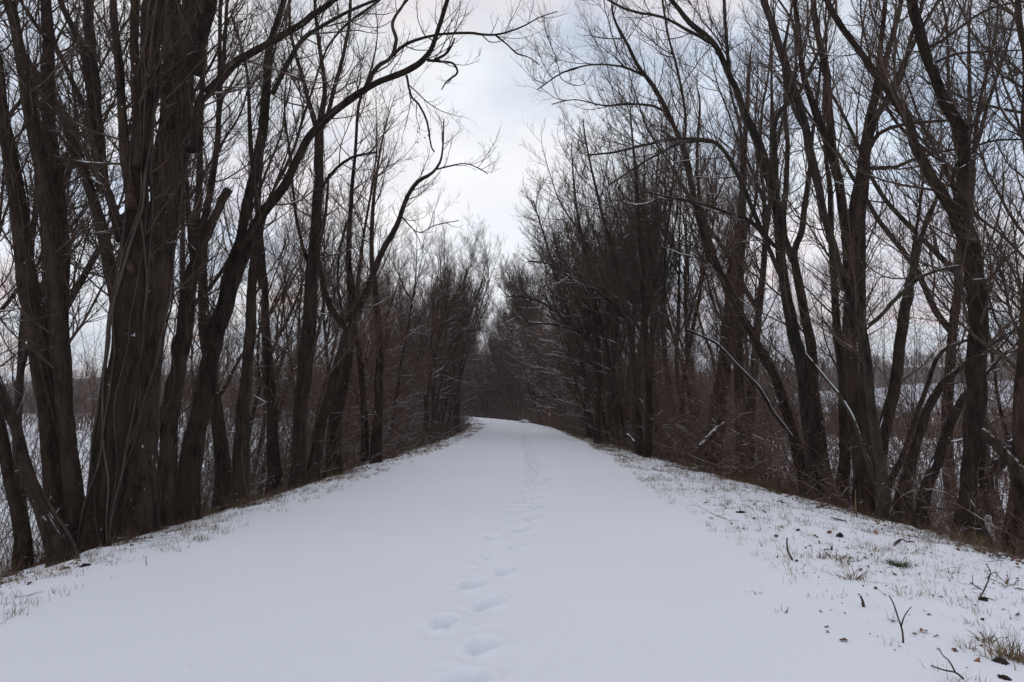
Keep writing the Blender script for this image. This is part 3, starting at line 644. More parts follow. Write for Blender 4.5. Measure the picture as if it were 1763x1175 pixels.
    tree('second leaning trunk at the verge, right of the snow flecked one', 11.8,
         [(1588, 880, 28), (1600, 835, 24), (1614, 795, 22), (1624, 765, 22), (1634, 735, 20), (1648, 705, 19), (1668, 672, 16), (1700, 640, 12), (1740, 600, 9)], D1=12.4, snowtop=.4, extend=True, ztop=7, z0=1, L1=(.5, 2), lean=(.4, 0, .2))
    tree('thin curved stem arching right above the leaning trunks at right', 14.5,
         [(1530, 835, 14), (1556, 780, 11), (1580, 710, 10), (1598, 660, 9), (1612, 620, 8), (1630, 600, 8), (1655, 590, 6), (1690, 575, 5)], extend=False, z0=.6, L1=(.5, 1.8))
    tree('fallen leaning trunk slanting behind the big Y tree toward the edge', 12.0,
         [(1690, 850, 30), (1712, 815, 30), (1735, 780, 28), (1760, 745, 26), (1800, 690, 24)], extend=False, snowtop=.5, z0=.5, L1=(.4, 1.5), dens=(1.5, 3, 4))
    tree('long smooth trunk leaning left from the verge, right of the brown clump', 11.9,
         [(1523, 862, 30), (1518, 820, 24), (1510, 770, 22), (1502, 710, 21), (1496, 660, 20), (1490, 610, 20), (1480, 560, 20), (1469, 525, 19), (1455, 490, 18), (1443, 455, 18), (1430, 405, 17), (1416, 361, 17), (1406, 310, 17), (1396, 265, 17), (1386, 213, 17), (1372, 170, 17), (1358, 130, 16), (1343, 85, 16), (1325, 30, 15), (1312, -8, 14)],
         [([(1390, 230, 8), (1372, 200, 8), (1355, 150, 7), (1350, 90, 6), (1360, 30, 5), (1368, -8, 5)], 12, 12.6, True),
          ([(1372, 168, 8), (1400, 110, 7), (1418, 70, 6), (1430, 20, 5), (1440, -8, 5)], 12, 12.4, True)], D1=12.4, z0=2, m=M_bark_pale, L1=(.6, 2.2), lean=(-.5, 0, .2), K=34, dens=(2.6, 4, 6))
    tree('thick reddish trunk of the brown clump, splitting high into many limbs', 13.0,
         [(1486, 850, 38), (1480, 790, 32), (1474, 730, 30), (1468, 670, 28), (1464, 600, 27), (1462, 540, 26), (1466, 480, 25), (1468, 420, 26), (1472, 370, 26), (1480, 320, 24), (1488, 270, 23), (1494, 225, 22), (1502, 185, 20), (1513, 150, 17), (1526, 100, 14), (1540, 50, 12), (1552, -6, 10)],
         [([(1462, 470, 20), (1457, 404, 20), (1448, 340, 19), (1440, 300, 19), (1426, 260, 18), (1412, 215, 16), (1398, 175, 14), (1386, 140, 13), (1378, 90, 11), (1372, 30, 10), (1370, -6, 9)], 13, 12.6, True),
          ([(1443, 310, 16), (1432, 250, 16), (1428, 190, 16), (1424, 140, 16), (1416, 90, 15), (1406, 45, 14), (1400, -6, 13)], 13, 13.4, True),
          ([(1494, 230, 14), (1516, 190, 13), (1538, 160, 13), (1555, 120, 12), (1570, 60, 10), (1590, 0, 9)], 13, 13.8, True),
          ([(1502, 185, 10), (1510, 130, 10), (1516, 80, 10), (1522, 30, 10), (1526, -6, 9)], 13, 12.6, True),
          ([(1498, 255, 9), (1512, 232, 9), (1535, 220, 8), (1575, 212, 7), (1628, 208, 6)], 13, 13, False),
          ([(1498, 290, 9), (1540, 288, 8), (1575, 274, 7), (1620, 262, 6), (1655, 255, 5)], 13, 13.2, False)], D1=13, m=M_bark_red, vines=2, z0=2.2, K=32, dens=(2.4, 4, 6), L1=(.6, 2.4))
    tree('straight narrow trunk at the right flank of the brown clump', 13.6,
         [(1500, 845, 26), (1496, 780, 21), (1490, 700, 19), (1487, 620, 18), (1485, 540, 16), (1484, 460, 15), (1484, 390, 14), (1488, 330, 13), (1494, 260, 10), (1512, 200, 9), (1540, 140, 8), (1580, 60, 7)], m=M_bark_red, vines=1, z0=2, L1=(.6, 2.2))
    tree('narrow dark trunk at the left flank of the brown clump', 14.4,
         [(1450, 838, 26), (1454, 770, 20), (1453, 700, 19), (1452, 640, 18), (1440, 560, 16), (1436, 480, 13), (1430, 400, 11), (1428, 320, 9), (1420, 250, 7)], m=M_bark_red, z0=1.6, vines=1, snow=.3)
    tree('grey barked trunk with a long left leaning crown above the verge', 15.0,
         [(1406, 828, 38), (1400, 780, 30), (1392, 720, 28), (1385, 660, 26), (1378, 620, 25), (1368, 580, 24), (1360, 540, 22), (1352, 500, 20), (1344, 440, 19), (1340, 385, 19), (1332, 335, 18), (1322, 298, 17), (1312, 262, 16), (1300, 230, 15), (1286, 205, 15), (1272, 165, 13), (1256, 132, 12), (1240, 92, 11), (1216, 62, 11), (1190, 42, 10), (1160, 5, 8), (1150, -8, 8)],
         [([(1341, 372, 9), (1336, 298, 10), (1334, 250, 10), (1334, 213, 9), (1345, 190, 9), (1362, 165, 8), (1370, 120, 6)], 14.8, 14.4, True),
          ([(1345, 430, 8), (1330, 420, 9), (1310, 398, 8), (1285, 378, 7), (1255, 368, 7), (1220, 355, 6), (1180, 345, 5), (1150, 340, 4), (1110, 330, 3)], 14.8, 13.4, False),
          ([(1350, 490, 9), (1325, 430, 9), (1300, 370, 9), (1275, 312, 8), (1250, 265, 8), (1232, 246, 7), (1206, 240, 6), (1160, 240, 6), (1110, 250, 5), (1060, 262, 4), (1010, 268, 3)], 15.2, 14.4, False),
          ([(1232, 246, 5), (1200, 243, 5), (1170, 248, 5), (1140, 262, 5), (1100, 285, 4), (1050, 318, 3)], 14.8, 14, False),
          ([(1256, 132, 7), (1250, 60, 7), (1246, -5, 6)], 15, 15.5, True),
          ([(1225, 75, 7), (1180, 50, 6), (1140, 30, 5), (1090, 20, 5), (1050, 2, 4)], 15, 14, True, 10)], D1=15.2, m=M_bark_pale, z0=1.8, lean=(-.8, -.1, .2), K=36, vines=1, snowtop=.15, dens=(2.2, 4, 6), L1=(.7, 2.8))
    tree('trunk forking behind the grey barked one, its right arm ending high', 15.8,
         [(1420, 832, 28), (1412, 760, 23), (1404, 690, 21), (1398, 620, 20), (1388, 560, 18), (1380, 520, 18), (1374, 480, 17), (1366, 445, 14), (1372, 420, 13), (1382, 390, 12), (1388, 340, 11), (1394, 298, 10), (1398, 240, 8), (1406, 180, 6)],
         [([(1366, 450, 14), (1356, 425, 14), (1348, 390, 13), (1352, 330, 11), (1356, 260, 9), (1352, 190, 8)], 15.8, 16.3, True)], z0=1.8, snow=.3, L1=(.5, 2))
    tree('dark tree leaning left across the right thicket, snow on its upper side', 16.8,
         [(1384, 815, 26), (1374, 780, 22), (1362, 735, 20), (1350, 695, 18), (1336, 655, 18), (1320, 620, 20), (1305, 595, 17), (1292, 570, 16), (1276, 545, 15), (1258, 505, 14), (1240, 470, 13), (1218, 430, 12), (1204, 380, 11), (1192, 330, 11), (1182, 270, 10), (1164, 225, 9), (1144, 183, 9), (1122, 145, 8), (1101, 119, 7), (1082, 80, 6), (1060, 40, 5)],
         [([(1108, 130, 5), (1070, 115, 4), (1020, 112, 3), (970, 125, 3), (925, 155, 2)], 17, 16, False),
          ([(1150, 195, 5), (1120, 182, 5), (1080, 180, 4), (1040, 182, 3), (990, 172, 2), (950, 180, 2)], 17, 16.2, False),
                    ([(1188, 315, 6), (1178, 265, 5), (1180, 200, 5), (1166, 120, 5), (1150, 60, 4), (1140, -5, 4)], 17, 18, True, 12)],
         D1=17.2, extend=True, ztop=12, snowtop=.4, z0=1.2, lean=(-.9, 0, .3), K=34, dens=(2.6, 4, 6), L1=(.8, 3.2))
    tree('broad dark trunk deep in the thicket above a snowy leaning log', 22.0,
         [(1226, 770, 40), (1234, 730, 32), (1240, 690, 28), (1246, 640, 26), (1252, 590, 26), (1257, 540, 25), (1262, 480, 22), (1268, 430, 20), (1275, 380, 16), (1280, 300, 12), (1284, 220, 9), (1290, 120, 6)],
         [([(1258, 520, 12), (1240, 470, 11), (1220, 410, 10), (1206, 350, 8), (1200, 280, 6), (1205, 180, 4)], 22, 22.6, True),
          ([(1264, 470, 10), (1280, 410, 8), (1300, 350, 6), (1304, 270, 5)], 22, 21.5, True)], z0=1.2, m=M_bark_red, tw=M_twig_red, L1=(.8, 3), dens=(2.4, 4, 5))
    tree('straight brown trunk just right of the broad dark trunk in the thicket', 20.5,
         [(1275, 785, 22), (1275, 730, 19), (1273, 670, 18), (1271, 610, 17), (1272, 540, 16), (1276, 460, 13), (1280, 380, 10), (1278, 300, 8), (1274, 220, 6)], z0=1, m=M_bark_red, tw=M_twig_red, L1=(.8, 3), snow=.5)
    tree('straight slim trunk at the right verge, tallest above the middle bank', 23.0,
         [(1114, 780, 16), (1116, 730, 13), (1117, 680, 12), (1115, 620, 11), (1110, 560, 11), (1106, 500, 10), (1104, 440, 9), (1100, 380, 7), (1096, 310, 6), (1090, 250, 4), (1086, 205, 3)],
         [([(1110, 560, 7), (1125, 500, 6), (1140, 440, 5), (1152, 370, 5), (1160, 300, 4)], 23, 23.5, True, 13)], z0=1, ztop=12, extend=True, dens=(2.8, 4, 6), L1=(.8, 3.2), lean=(-.6, 0, .5))
    tree('slim trunk leaning left behind the tallest verge trunk at mid right', 25.0,
         [(1101, 772, 15), (1099, 720, 12), (1095, 654, 11), (1088, 600, 10), (1080, 550, 9), (1070, 500, 8), (1056, 440, 7), (1042, 390, 6), (1030, 340, 5), (1018, 290, 4), (1008, 240, 3), (1004, 205, 2)],
         [([(1080, 550, 6), (1050, 520, 5), (1010, 490, 4), (960, 460, 3), (920, 450, 2)], 25, 24, False)], extend=False, z0=1, dens=(3.2, 4, 6), L1=(1, 3.6), lean=(-.8, 0, .5), snow=.45)
    tree('first slim leaning tree beyond the orange post on the right bank', 36.0,
         [(1013, 745, 11), (1010, 700, 10), (1006, 637, 9), (996, 590, 8), (982, 552, 8), (970, 515, 7), (957, 480, 6), (944, 430, 4), (930, 385, 3), (918, 345, 2)],
         [([(990, 570, 5), (960, 540, 4), (930, 520, 4), (895, 510, 3), (870, 512, 2)], 36, 35, False)], extend=False, z0=1, dens=(3.4, 3.5, 5), L1=(1.2, 4), lean=(-.7, 0, .5), snow=.5)
    tree('slim tree with long snowy limbs sweeping left, third from the orange post', 31.0,
         [(1028, 752, 12), (1030, 700, 10), (1031, 640, 9), (1028, 580, 9), (1022, 520, 8), (1012, 460, 7), (1000, 400, 6), (990, 340, 4), (986, 290, 3), (984, 245, 2)],
         [([(1030, 600, 5), (1000, 575, 5), (960, 560, 4), (920, 558, 3), (880, 570, 2)], 31, 29, False),
          ([(1022, 520, 5), (990, 480, 4), (950, 455, 4), (910, 450, 3)], 31, 29, False)], extend=False, z0=1, dens=(3.2, 3.5, 5), L1=(1, 3.6), lean=(-.7, 0, .5), snow=.5)
    # saplings
    tree('pale green leaning sapling lined with snow beside the brown clump', 12.2,
         [(1514, 858, 10), (1500, 810, 8), (1486, 772, 8), (1474, 735, 7), (1458, 702, 7), (1440, 675, 6), (1420, 650, 5), (1404, 630, 4), (1386, 608, 3)], extend=False, m=M_green, snowtop=.75, z0=.4, dens=(1, 2, 2), L1=(.2, .6), name='sapling', cat='sapling', K=18)
    tree('long thin arching sapling carrying a line of snow across the right thicket', 15.0,
         [(1362, 752, 7), (1350, 735, 7), (1330, 710, 7), (1320, 690, 6), (1304, 665, 6), (1284, 645, 6), (1262, 622, 5), (1236, 594, 5), (1210, 580, 4), (1183, 568, 3)], extend=False, base=False, snowtop=.95, z0=.2, dens=(1.2, 2, 2), L1=(.3, .9), name='sapling', cat='sapling', K=20)

# ------------------------------------------------------------------ background trees: eleven kinds, copied along both banks
def make_proto(seed, H, nst, rb, fine, m, tw, z0, L1, dens, up=.085, spread=(.5, 1.2), lean=.12, snow=.48):
    g = np.random.default_rng(seed); S = []
    p0 = np.zeros((1, 3)); p0[0, 2] = -.35
    for k in range(nst):
        if k == 0:
            P, R = grow(p0, np.array([[lean + g.normal(0, .03), g.normal(0, .05), 1.]]), np.array([H]), np.array([rb]), .012, 16, .05, .03, g)
            R = rb * (1 - np.linspace(0, 1, 17)[None]) ** 1.05 + .008
        else:
            a = int(g.integers(6, 14)); b = S[0][int(a * (25 if not fine else 33) / 16)]
            L = H * (1 - a / 19) * g.uniform(.75, 1.0)
            an = g.uniform(0, 6.28); sp = g.uniform(.3, .7)
            P, R = grow(b[None, :3], np.array([[math.cos(an) * sp + .25 * lean, math.sin(an) * sp, 1.]]), np.array([L]), np.array([b[3] * .75]), .01, 16, .09, .06, g)
            R = b[3] * g.uniform(.6, .85) * (1 - np.linspace(0, 1, 17)[None]) ** 1.1 + .007
        S.append(catmull(np.column_stack([P[0], R[0]]), 26 if not fine else 34))
    S = np.array(S); R = np.maximum(S[..., 3], .008); R[0, 0] *= 1.5; R[0, 1] *= 1.15
    G0 = Geo(); G0.add(*tubes(S[:1, :, :3], R[:1], 10 if fine else 7, .09, seed))
    parts = [('trunk', G0.mesh('trunk', m))]
    for k in range(1, nst):
        G1 = Geo(); G1.add(*tubes(S[k:k + 1, :, :3], R[k:k + 1], 8 if fine else 6, .06, seed + k)); parts.append(('limb', G1.mesh('limb', m)))
    Gc, Gs = crown(S[..., :3], R, g, z0, dens, L1, 1.0, up, None, (.8, 0, .0), snow, .0042 if fine else .0065, spread, .5, .25)
    parts.append(('crown', Gc.mesh('crown', tw)))
    if Gs.n: parts.append(('snow', Gs.mesh('snow', M_snow)))
    return parts
PN = [make_proto(101, 14.5, 4, .13, True, M_bark, M_twig, 3.4, (.9, 2.6), (2.0, 3.6, 5.0)),
      make_proto(102, 12.5, 3, .10, True, M_bark_red, M_twig_red, 2.2, (.8, 2.5), (2.4, 3.6, 5.0)),
      make_proto(103, 15.5, 5, .16, True, M_bark, M_twig, 4.2, (1.0, 2.8), (1.8, 3.6, 5.0), .09),
      make_proto(104, 11.0, 4, .085, True, M_bark_red, M_twig_red, 1.8, (.8, 2.4), (2.4, 3.6, 5.0), .07, (.5, 1.2), .22),
      make_proto(105, 15.0, 3, .12, True, M_bark_pale, M_twig, 3.4, (.9, 2.5), (2.2, 3.6, 5.0), .1, (.45, 1.1), .05)]
PF = [make_proto(201, 15.5, 6, .16, False, M_bark, M_twig, 3.6, (1.0, 3.0), (1.9, 3.4, 5.0), .10),
      make_proto(202, 13.0, 5, .12, False, M_bark_red, M_twig_red, 2.6, (1.0, 3.0), (2.1, 3.4, 5.0), .08, (.6, 1.3), .2),
      make_proto(203, 17.0, 7, .17, False, M_bark, M_twig, 4.5, (1.0, 2.8), (1.8, 3.4, 5.0), .11, (.45, 1.1)),
      make_proto(204, 11.5, 5, .09, False, M_bark_red, M_twig_red, 1.8, (.9, 2.6), (2.4, 3.2, 4.5), .05, (.6, 1.3), .25),
      make_proto(205, 14.0, 4, .12, False, M_bark_pale, M_twig_red, 3.2, (1.0, 2.8), (2.1, 3.4, 5.0), .10)]
PA = [make_proto(301, 7.5, 4, .055, True, M_bark, M_twig, .8, (.8, 2.6), (2.4, 3.2, 4.0), .02, (.4, 1.2), .75, .6),
      make_proto(302, 6.0, 3, .045, True, M_bark_red, M_twig_red, .5, (.8, 2.4), (2.4, 3.2, 4.0), .01, (.4, 1.2), .95, .6),
      make_proto(303, 9.0, 4, .07, True, M_bark, M_twig, 1.2, (1.0, 3.2), (2.2, 3.2, 4.0), .03, (.4, 1.2), .6, .6)]
FIRST = {}
def place(kind, fam, x, y, rz, sc, label, group, name='bare_tree', tilt=0):
    o = bpy.data.objects.new(name, None); COL.objects.link(o); o.empty_display_size = .2
    o.location = (x, y, float(gz(x, y))); o.rotation_euler = (tilt, 0, rz); o.scale = (sc, sc, sc * RNG.uniform(.92, 1.08))
    tag(o, label, 'tree', group)
    for (nm, me) in fam[kind]:
        c = bpy.data.objects.new(nm, me); COL.objects.link(c); c.parent = o
    return o
g = np.random.default_rng(77)
NB = 0
LMK = [(70, 'the snow lined leaning trunk'), (112, 'the two stemmed far left tree'), (168, 'the massive vine wrapped trunk'), (245, 'the widest left trunk'), (292, 'the snapped trunk'),
       (330, 'the arching limb tree'), (413, 'the second upright trunk'), (472, 'the slender snowy shoot tree'), (514, 'the leaf cluster tree'), (546, 'the snow filled fork'), (578, 'the stout brown trunk'),
       (642, 'the dark slim pair'), (742, 'the grey stubs'), (788, 'the last verge tree'), (950, 'the orange post'), (1012, 'the slim tree past the post'), (1030, 'the long limbed slim tree'), (1100, 'the slim left leaning trunk'),
       (1116, 'the tallest verge trunk'), (1234, 'the broad dark trunk'), (1275, 'the straight brown trunk'), (1370, 'the dark left leaning tree'), (1404, 'the grey barked trunk'), (1476, 'the brown trunk clump'),
       (1515, 'the pale green sapling'), (1550, 'the snow flecked leaning trunk'), (1600, 'the second leaning trunk'), (1675, 'the big Y tree'), (1752, 'the edge cut trunk')]
LOOK = {'PN': ['three stemmed grey', 'slim reddish', 'tall many stemmed', 'low bushy reddish', 'straight pale'], 'PA': ['low arching grey', 'low arching reddish', 'broad arching snowy']}
USED = {}
def where(fam, k, x, y, sc):
    px = W0 / 2 + F0 * x / y; l = min(LMK, key=lambda a: abs(a[0] - px)); d = px - l[0]
    look = LOOK['PN' if fam is PN else 'PA'][k]
    if px < -40 or px > W0 + 40: rel, nm = 'out past', 'the snow lined leaning trunk' if px < 0 else 'the edge cut trunk'
    else: rel, nm = ('directly behind' if abs(d) < 9 else 'behind and just left of' if d < 0 else 'behind and just right of'), l[1]
    cands = [f'{look} tree {rel} {nm}'] + [f'{a} {look} tree {rel} {nm}' for a in ('taller' if sc > .88 else 'shorter', 'farther', 'farthest')]
    for c in cands:
        if c not in USED: USED[c] = 1; return c
    return cands[-1]
def row(side, ys, offs, fam, scs, label, group, kinds=None):
    global NB
    for y in ys:
        off = g.uniform(*offs(y)); off = max(off, 1.6) if (side > 0 and 36 < y < 54) else off; x = (edgeL(y) - off) if side < 0 else (edgeR(y) + off)
        rz = (0 if side < 0 else PI) + g.normal(0, .6)
        k = int(g.integers(len(fam))) if kinds is None else int(g.choice(kinds))
        sc = g.uniform(*scs)
        place(k, fam, x, y, rz, sc, label if fam is PF else where(fam, k, x, y, sc), group); NB += 1
def ysp(a, b, n): return np.sort(a + (b - a) * g.random(n) ** .9)
GA = 'trees lining the left bank'; GB = 'trees lining the right bank'
row(-1, ysp(21, 32, 11), lambda y: (1.2, 7.5), PN, (.75, 1.0), '', GA)
row(-1, ysp(28, 48, 24), lambda y: (.3, 6), PN, (.72, .95), '', GA)
row(1, ysp(23, 33, 9), lambda y: (1.5, 7), PN, (.95, 1.15), '', GB)
row(1, ysp(16, 22, 2), lambda y: (6, 9), PN, (1.0, 1.25), '', GB, [2, 4])
row(-1, ysp(14, 21, 3), lambda y: (4, 8), PN, (1.0, 1.2), '', GA, [2, 4])
row(1, ysp(28, 50, 24), lambda y: (.2, 6), PN, (.85, 1.1), '', GB)
row(-1, ysp(46, 80, 28), lambda y: (1.2, 9), PF, (.72, .92), 'bare tree in the dense left wood close to the bend', 'left wood before the bend')
row(1, ysp(46, 84, 29), lambda y: (.2, 8), PF, (.85, 1.08), 'bare tree in the dense right wood close to the bend', 'right wood before the bend')
row(-1, ysp(80, 135, 18), lambda y: (1.6, 10), PF, (.85, 1.05), 'far bare tree left of the trail past the bend', 'left wood past the bend')
row(1, ysp(84, 150, 48), lambda y: (.3, 12), PF, (.95, 1.2), 'far bare tree closing the view around the bend', 'wood around the bend')
row(1, ysp(98, 150, 20), lambda y: (8, 24), PF, (1.0, 1.3), 'far bare tree closing the view around the bend', 'wood around the bend')
row(1, ysp(30, 66, 8), lambda y: (.3, 2.5), PA, (.8, 1.1), '', 'arching trees on the right bank')
row(-1, ysp(20, 50, 5), lambda y: (1.8, 4), PA, (.7, 1.0), '', 'arching trees on the left bank')
row(-1, ysp(10, 20, 4), lambda y: (6, 11), PN, (.8, 1.0), '', 'trees at the foot of the left bank')
row(1, ysp(15, 24, 4), lambda y: (7, 12), PN, (.6, .8), '', 'trees at the foot of the right bank')
print('background trees', NB)

# ------------------------------------------------------------------ undergrowth, far woods, grass: uncountable masses
def brush(name, label, side, n, ya, yb, offs, Hh, m, seed, kids=7, tip=.004, sides=3, snowf=.34, pw=1.0, r0=(.005, .013), ln=.42, dr=.17):
    g = np.random.default_rng(seed)
    y = ya + (yb - ya) * g.random(n) ** pw; off = offs[0] + (offs[1] - offs[0]) * g.random(n) ** 1.1
    x = np.where(side < 0, edgeL(y) - off, edgeR(y) + off)
    H = g.uniform(*Hh, n) * np.clip(.6 + off * .15, .6, 1.1)
    far = np.clip(y / 30, 1, 2.6)
    p = np.stack([x, y, gz(x, y) - .05], 1); d = np.stack([-side * .25 + g.normal(0, ln, n), g.normal(0, ln, n), np.ones(n)], 1)
    P, R = grow(p, d, H, g.uniform(*r0, n) * far, tip, 7, dr, .02, g); R = R * 1.0
    G = Geo(); G.add(*tubes(P, R, 4)[:2])
    p, d, L, r, t = sprout(P, R, np.full(n, kids), .15, 1, (.4, 1.3), .42, H, .7, g, .1)
    P2, R2 = grow(p, d, L, r, tip * .8, 4, .22, .03, g); G.add(*tubes(P2, R2, 3)[:2])
    p, d, L3, r, t = sprout(P2, R2, np.full(len(P2), 2), .15, 1, (.4, 1.2), .6, L, .8, g, .1)
    P3, R3 = grow(p, d, L3, r, tip * .6, 3, .2, .02, g); G.add(*tubes(P3, R3, 3)[:2])
    o = obj(name, G.mesh(name, m)); tag(o, label, None, None, 'stuff')
    if snowf:
        Sn = Geo()
        for (PP, RR) in ((P, R), (P2, R2)):
            a, b = ribbon_radius_snow(PP, RR, g, snowf)
            if len(a): Sn.add(*tubes(a, b * .75, 3)[:2])
        s = obj('snow', Sn.mesh('snow', M_snow), o); tag(s, None, None, None, 'stuff')
brush('undergrowth', 'tangled dark brush with snowy twigs under the left trees', -1, 1500, 17, 62, (.15, 7), (1.0, 3.6), M_twig_red, 5, pw=1.15)
brush('undergrowth', 'tangled dark brush with snowy twigs under the right trees', 1, 1700, 13, 75, (.0, 8), (1.0, 3.6), M_twig_red, 6, pw=1.15)
brush('undergrowth', 'sparse low brush between the nearest left trunks', -1, 200, 6.5, 17, (.3, 5), (.4, 1.5), M_twig, 7, tip=.0028, r0=(.003, .008))
brush('undergrowth', 'bramble and weeds between the nearest right trunks', 1, 330, 7.0, 15, (.2, 7), (.5, 2.2), M_twig_red, 8, tip=.0028, r0=(.003, .008))
brush('sapling_thicket', 'dense thicket of thin brown stems behind the right trees', 1, 900, 14, 60, (1.5, 13), (3.5, 8.0), M_twig_red, 18, snowf=.22, kids=12, r0=(.008, .022), pw=.9, ln=.2, dr=.09)
brush('sapling_thicket', 'dense thicket of thin brown stems behind the left trees', -1, 650, 21, 60, (1.5, 11), (3.5, 8.0), M_twig_red, 19, snowf=.25, kids=12, r0=(.008, .022), pw=.9, ln=.2, dr=.09)
brush('sapling_thicket', 'loose thin stems at the foot of the nearest left trunks', -1, 520, 8, 26, (4.0, 18), (2.5, 6.5), M_twig, 20, snowf=.3, kids=10, r0=(.005, .014), ln=.25, dr=.1, tip=.003)
brush('undergrowth', 'far brush on the outside of the bend', 1, 700, 70, 135, (.0, 12), (1.5, 5), M_twig_red, 9, kids=6, tip=.010, snowf=.3)
brush('undergrowth', 'far brush left of the trail past the bend', -1, 300, 72, 130, (.3, 8), (1.5, 5), M_twig_red, 10, kids=6, tip=.010, snowf=.3)

def far_wood(name, label, pts, H, m, seed, tip=.03, kids=9):
    g = np.random.default_rng(seed); n = len(pts); x, y = pts[:, 0], pts[:, 1]; z = pts[:, 2]
    h = g.uniform(*H, n); p = np.stack([x, y, z - .3], 1); d = np.stack([g.normal(0, .08, n), g.normal(0, .08, n), np.ones(n)], 1)
    G = Geo(); P, R = grow(p, d, h, np.full(n, .02) * h * .5, tip, 6, .07, .02, g); G.add(*tubes(P, R, 4)[:2])
    p, d, L, r, t = sprout(P, R, np.full(n, kids), .1, 1, (.35, 1.0), .45, h, .6, g, .3)
    P2, R2 = grow(p, d, L, np.maximum(r, tip), tip * .8, 4, .15, .1, g); G.add(*tubes(P2, R2, 3)[:2])
    p, d, L3, r, t = sprout(P2, R2, np.full(len(P2), 5), .1, 1, (.35, 1.0), .6, L, .8, g, .3)
    P3, R3 = grow(p, d, L3, np.maximum(r, tip * .7), tip * .6, 3, .15, .1, g); G.add(*tubes(P3, R3, 3)[:2])
    tag(obj(name, G.mesh(name, m)), label, None, None, 'stuff')
def scatter(x0, x1, y0, y1, n, zf, seed):
    g = np.random.default_rng(seed); x = g.uniform(x0, x1, n); y = g.uniform(y0, y1, n); return np.stack([x, y, zf(x, y)], 1)
def q(x, y): return gz(x, y)
far_wood('far_wood', 'dark belt of bare woods across the far edge of the left field', scatter(-330, -25, 210, 245, 520, q, 21), (9, 15), M_twig, 31, .06)
far_wood('far_wood', 'far woods filling the gap behind the bend in the trail', scatter(-110, 60, 150, 200, 700, q, 22), (11, 17), M_twig_red, 32, .035)
far_wood('bend_wood', 'dense brown woods behind the outside of the bend', np.array([(x, y, float(gz(x, y))) for y, o in zip(np.random.default_rng(5).uniform(85, 150, 170), np.random.default_rng(6).uniform(3, 26, 170)) for x in [edgeR(y) + o]]), (9, 15), M_twig_red, 36, .022, 16)
far_wood('far_brush', 'reddish brush belt along the far side of the right field', scatter(30, 260, 112, 150, 620, q, 23), (3, 7), M_twig_red, 33, .04)
far_wood('far_brush', 'second belt of brush below the distant snowy hillside', scatter(70, 420, 190, 250, 900, q, 24), (6, 11), M_twig_red, 34, .06)
far_wood('hill_wood', 'bare woods covering the crown of the distant hill', scatter(60, 600, 430, 560, 900, h_r, 25), (8, 13), M_twig, 35, .14, 6)

def grass(name, label, XY, H, m, seed, w=.0022, per=6, spread=.04, lean=.35):
    g = np.random.default_rng(seed); n = len(XY); i = np.repeat(np.arange(n), per)
    M = len(i); x = XY[i, 0] + g.normal(0, spread, M); y = XY[i, 1] + g.normal(0, spread, M)
    p = np.stack([x, y, gz(x, y) - .02], 1)
    L = g.uniform(*H, M) * g.uniform(.4, 1.2, n)[i] + .02
    d = np.stack([g.normal(0, lean, M), g.normal(0, lean, M), np.ones(M)], 1)
    P, R = grow(p, d, L, np.full(M, w) * np.clip(y / 9, 1, 3), .0006, 4, .14, -.03, g)
    G = Geo(); G.add(*tubes(P, R, 3)[:2]); tag(obj(name, G.mesh(name, m)), label, None, None, 'stuff')
def verge_pts(side, n, ya, yb, a, b, seed, pw=1.4, cl=.5):
    g = np.random.default_rng(seed); N = n * 4
    y = ya + (yb - ya) * g.random(N) ** pw; aa = np.maximum(a, -np.interp(y, [4, 12, 22, 40], [3.6, 3.3, 1.8, .7])) if side > 0 else a; off = aa + (b - aa) * g.random(N)
    x = np.where(side < 0, edgeL(y) - off, edgeR(y) + off)
    k = vnoise(x * 1.7, y * 1.1, seed) * .7 + vnoise(x * 5, y * 4, seed + 1) * .5
    keep = np.argsort(-k + g.random(N) * cl)[:n]; return np.stack([x[keep], y[keep]], 1)
grass('verge_grass', 'short dead grass poking through the snow on the left verge', verge_pts(-1, 1900, 4.0, 60, -1.45, .1, 51, cl=.9), (.02, .11), M_grass, 61, per=5, w=.0027, spread=.03, lean=.22)
grass('verge_grass', 'dead grass at the lip of the left bank', verge_pts(-1, 1500, 5, 60, -.25, 1.2, 52), (.06, .28), M_grass_dk, 62, per=7, spread=.06)
grass('verge_grass', 'short dead grass poking through the snow on the right verge', verge_pts(1, 2900, 3.2, 45, -3.5, .1, 53, 1.2, cl=.9), (.02, .12), M_grass, 63, per=5, w=.0025, spread=.03, lean=.25)
grass('verge_grass', 'dead grass and weeds at the lip of the right bank', verge_pts(1, 1900, 6, 60, -.35, 1.5, 54), (.06, .32), M_grass_dk, 64, per=7, spread=.06)
grass('tall_grass', 'tall rusty grass standing between the left trunks and the field', verge_pts(-1, 700, 5.5, 24, 1.0, 5.5, 55), (.25, .9), M_grass_dk, 65, per=8, spread=.07, w=.003)
grass('tall_grass', 'tall rusty grass standing low behind the right trunks', verge_pts(1, 700, 6.5, 26, .8, 6, 56), (.25, .8), M_grass_dk, 66, per=8, spread=.07, w=.003)
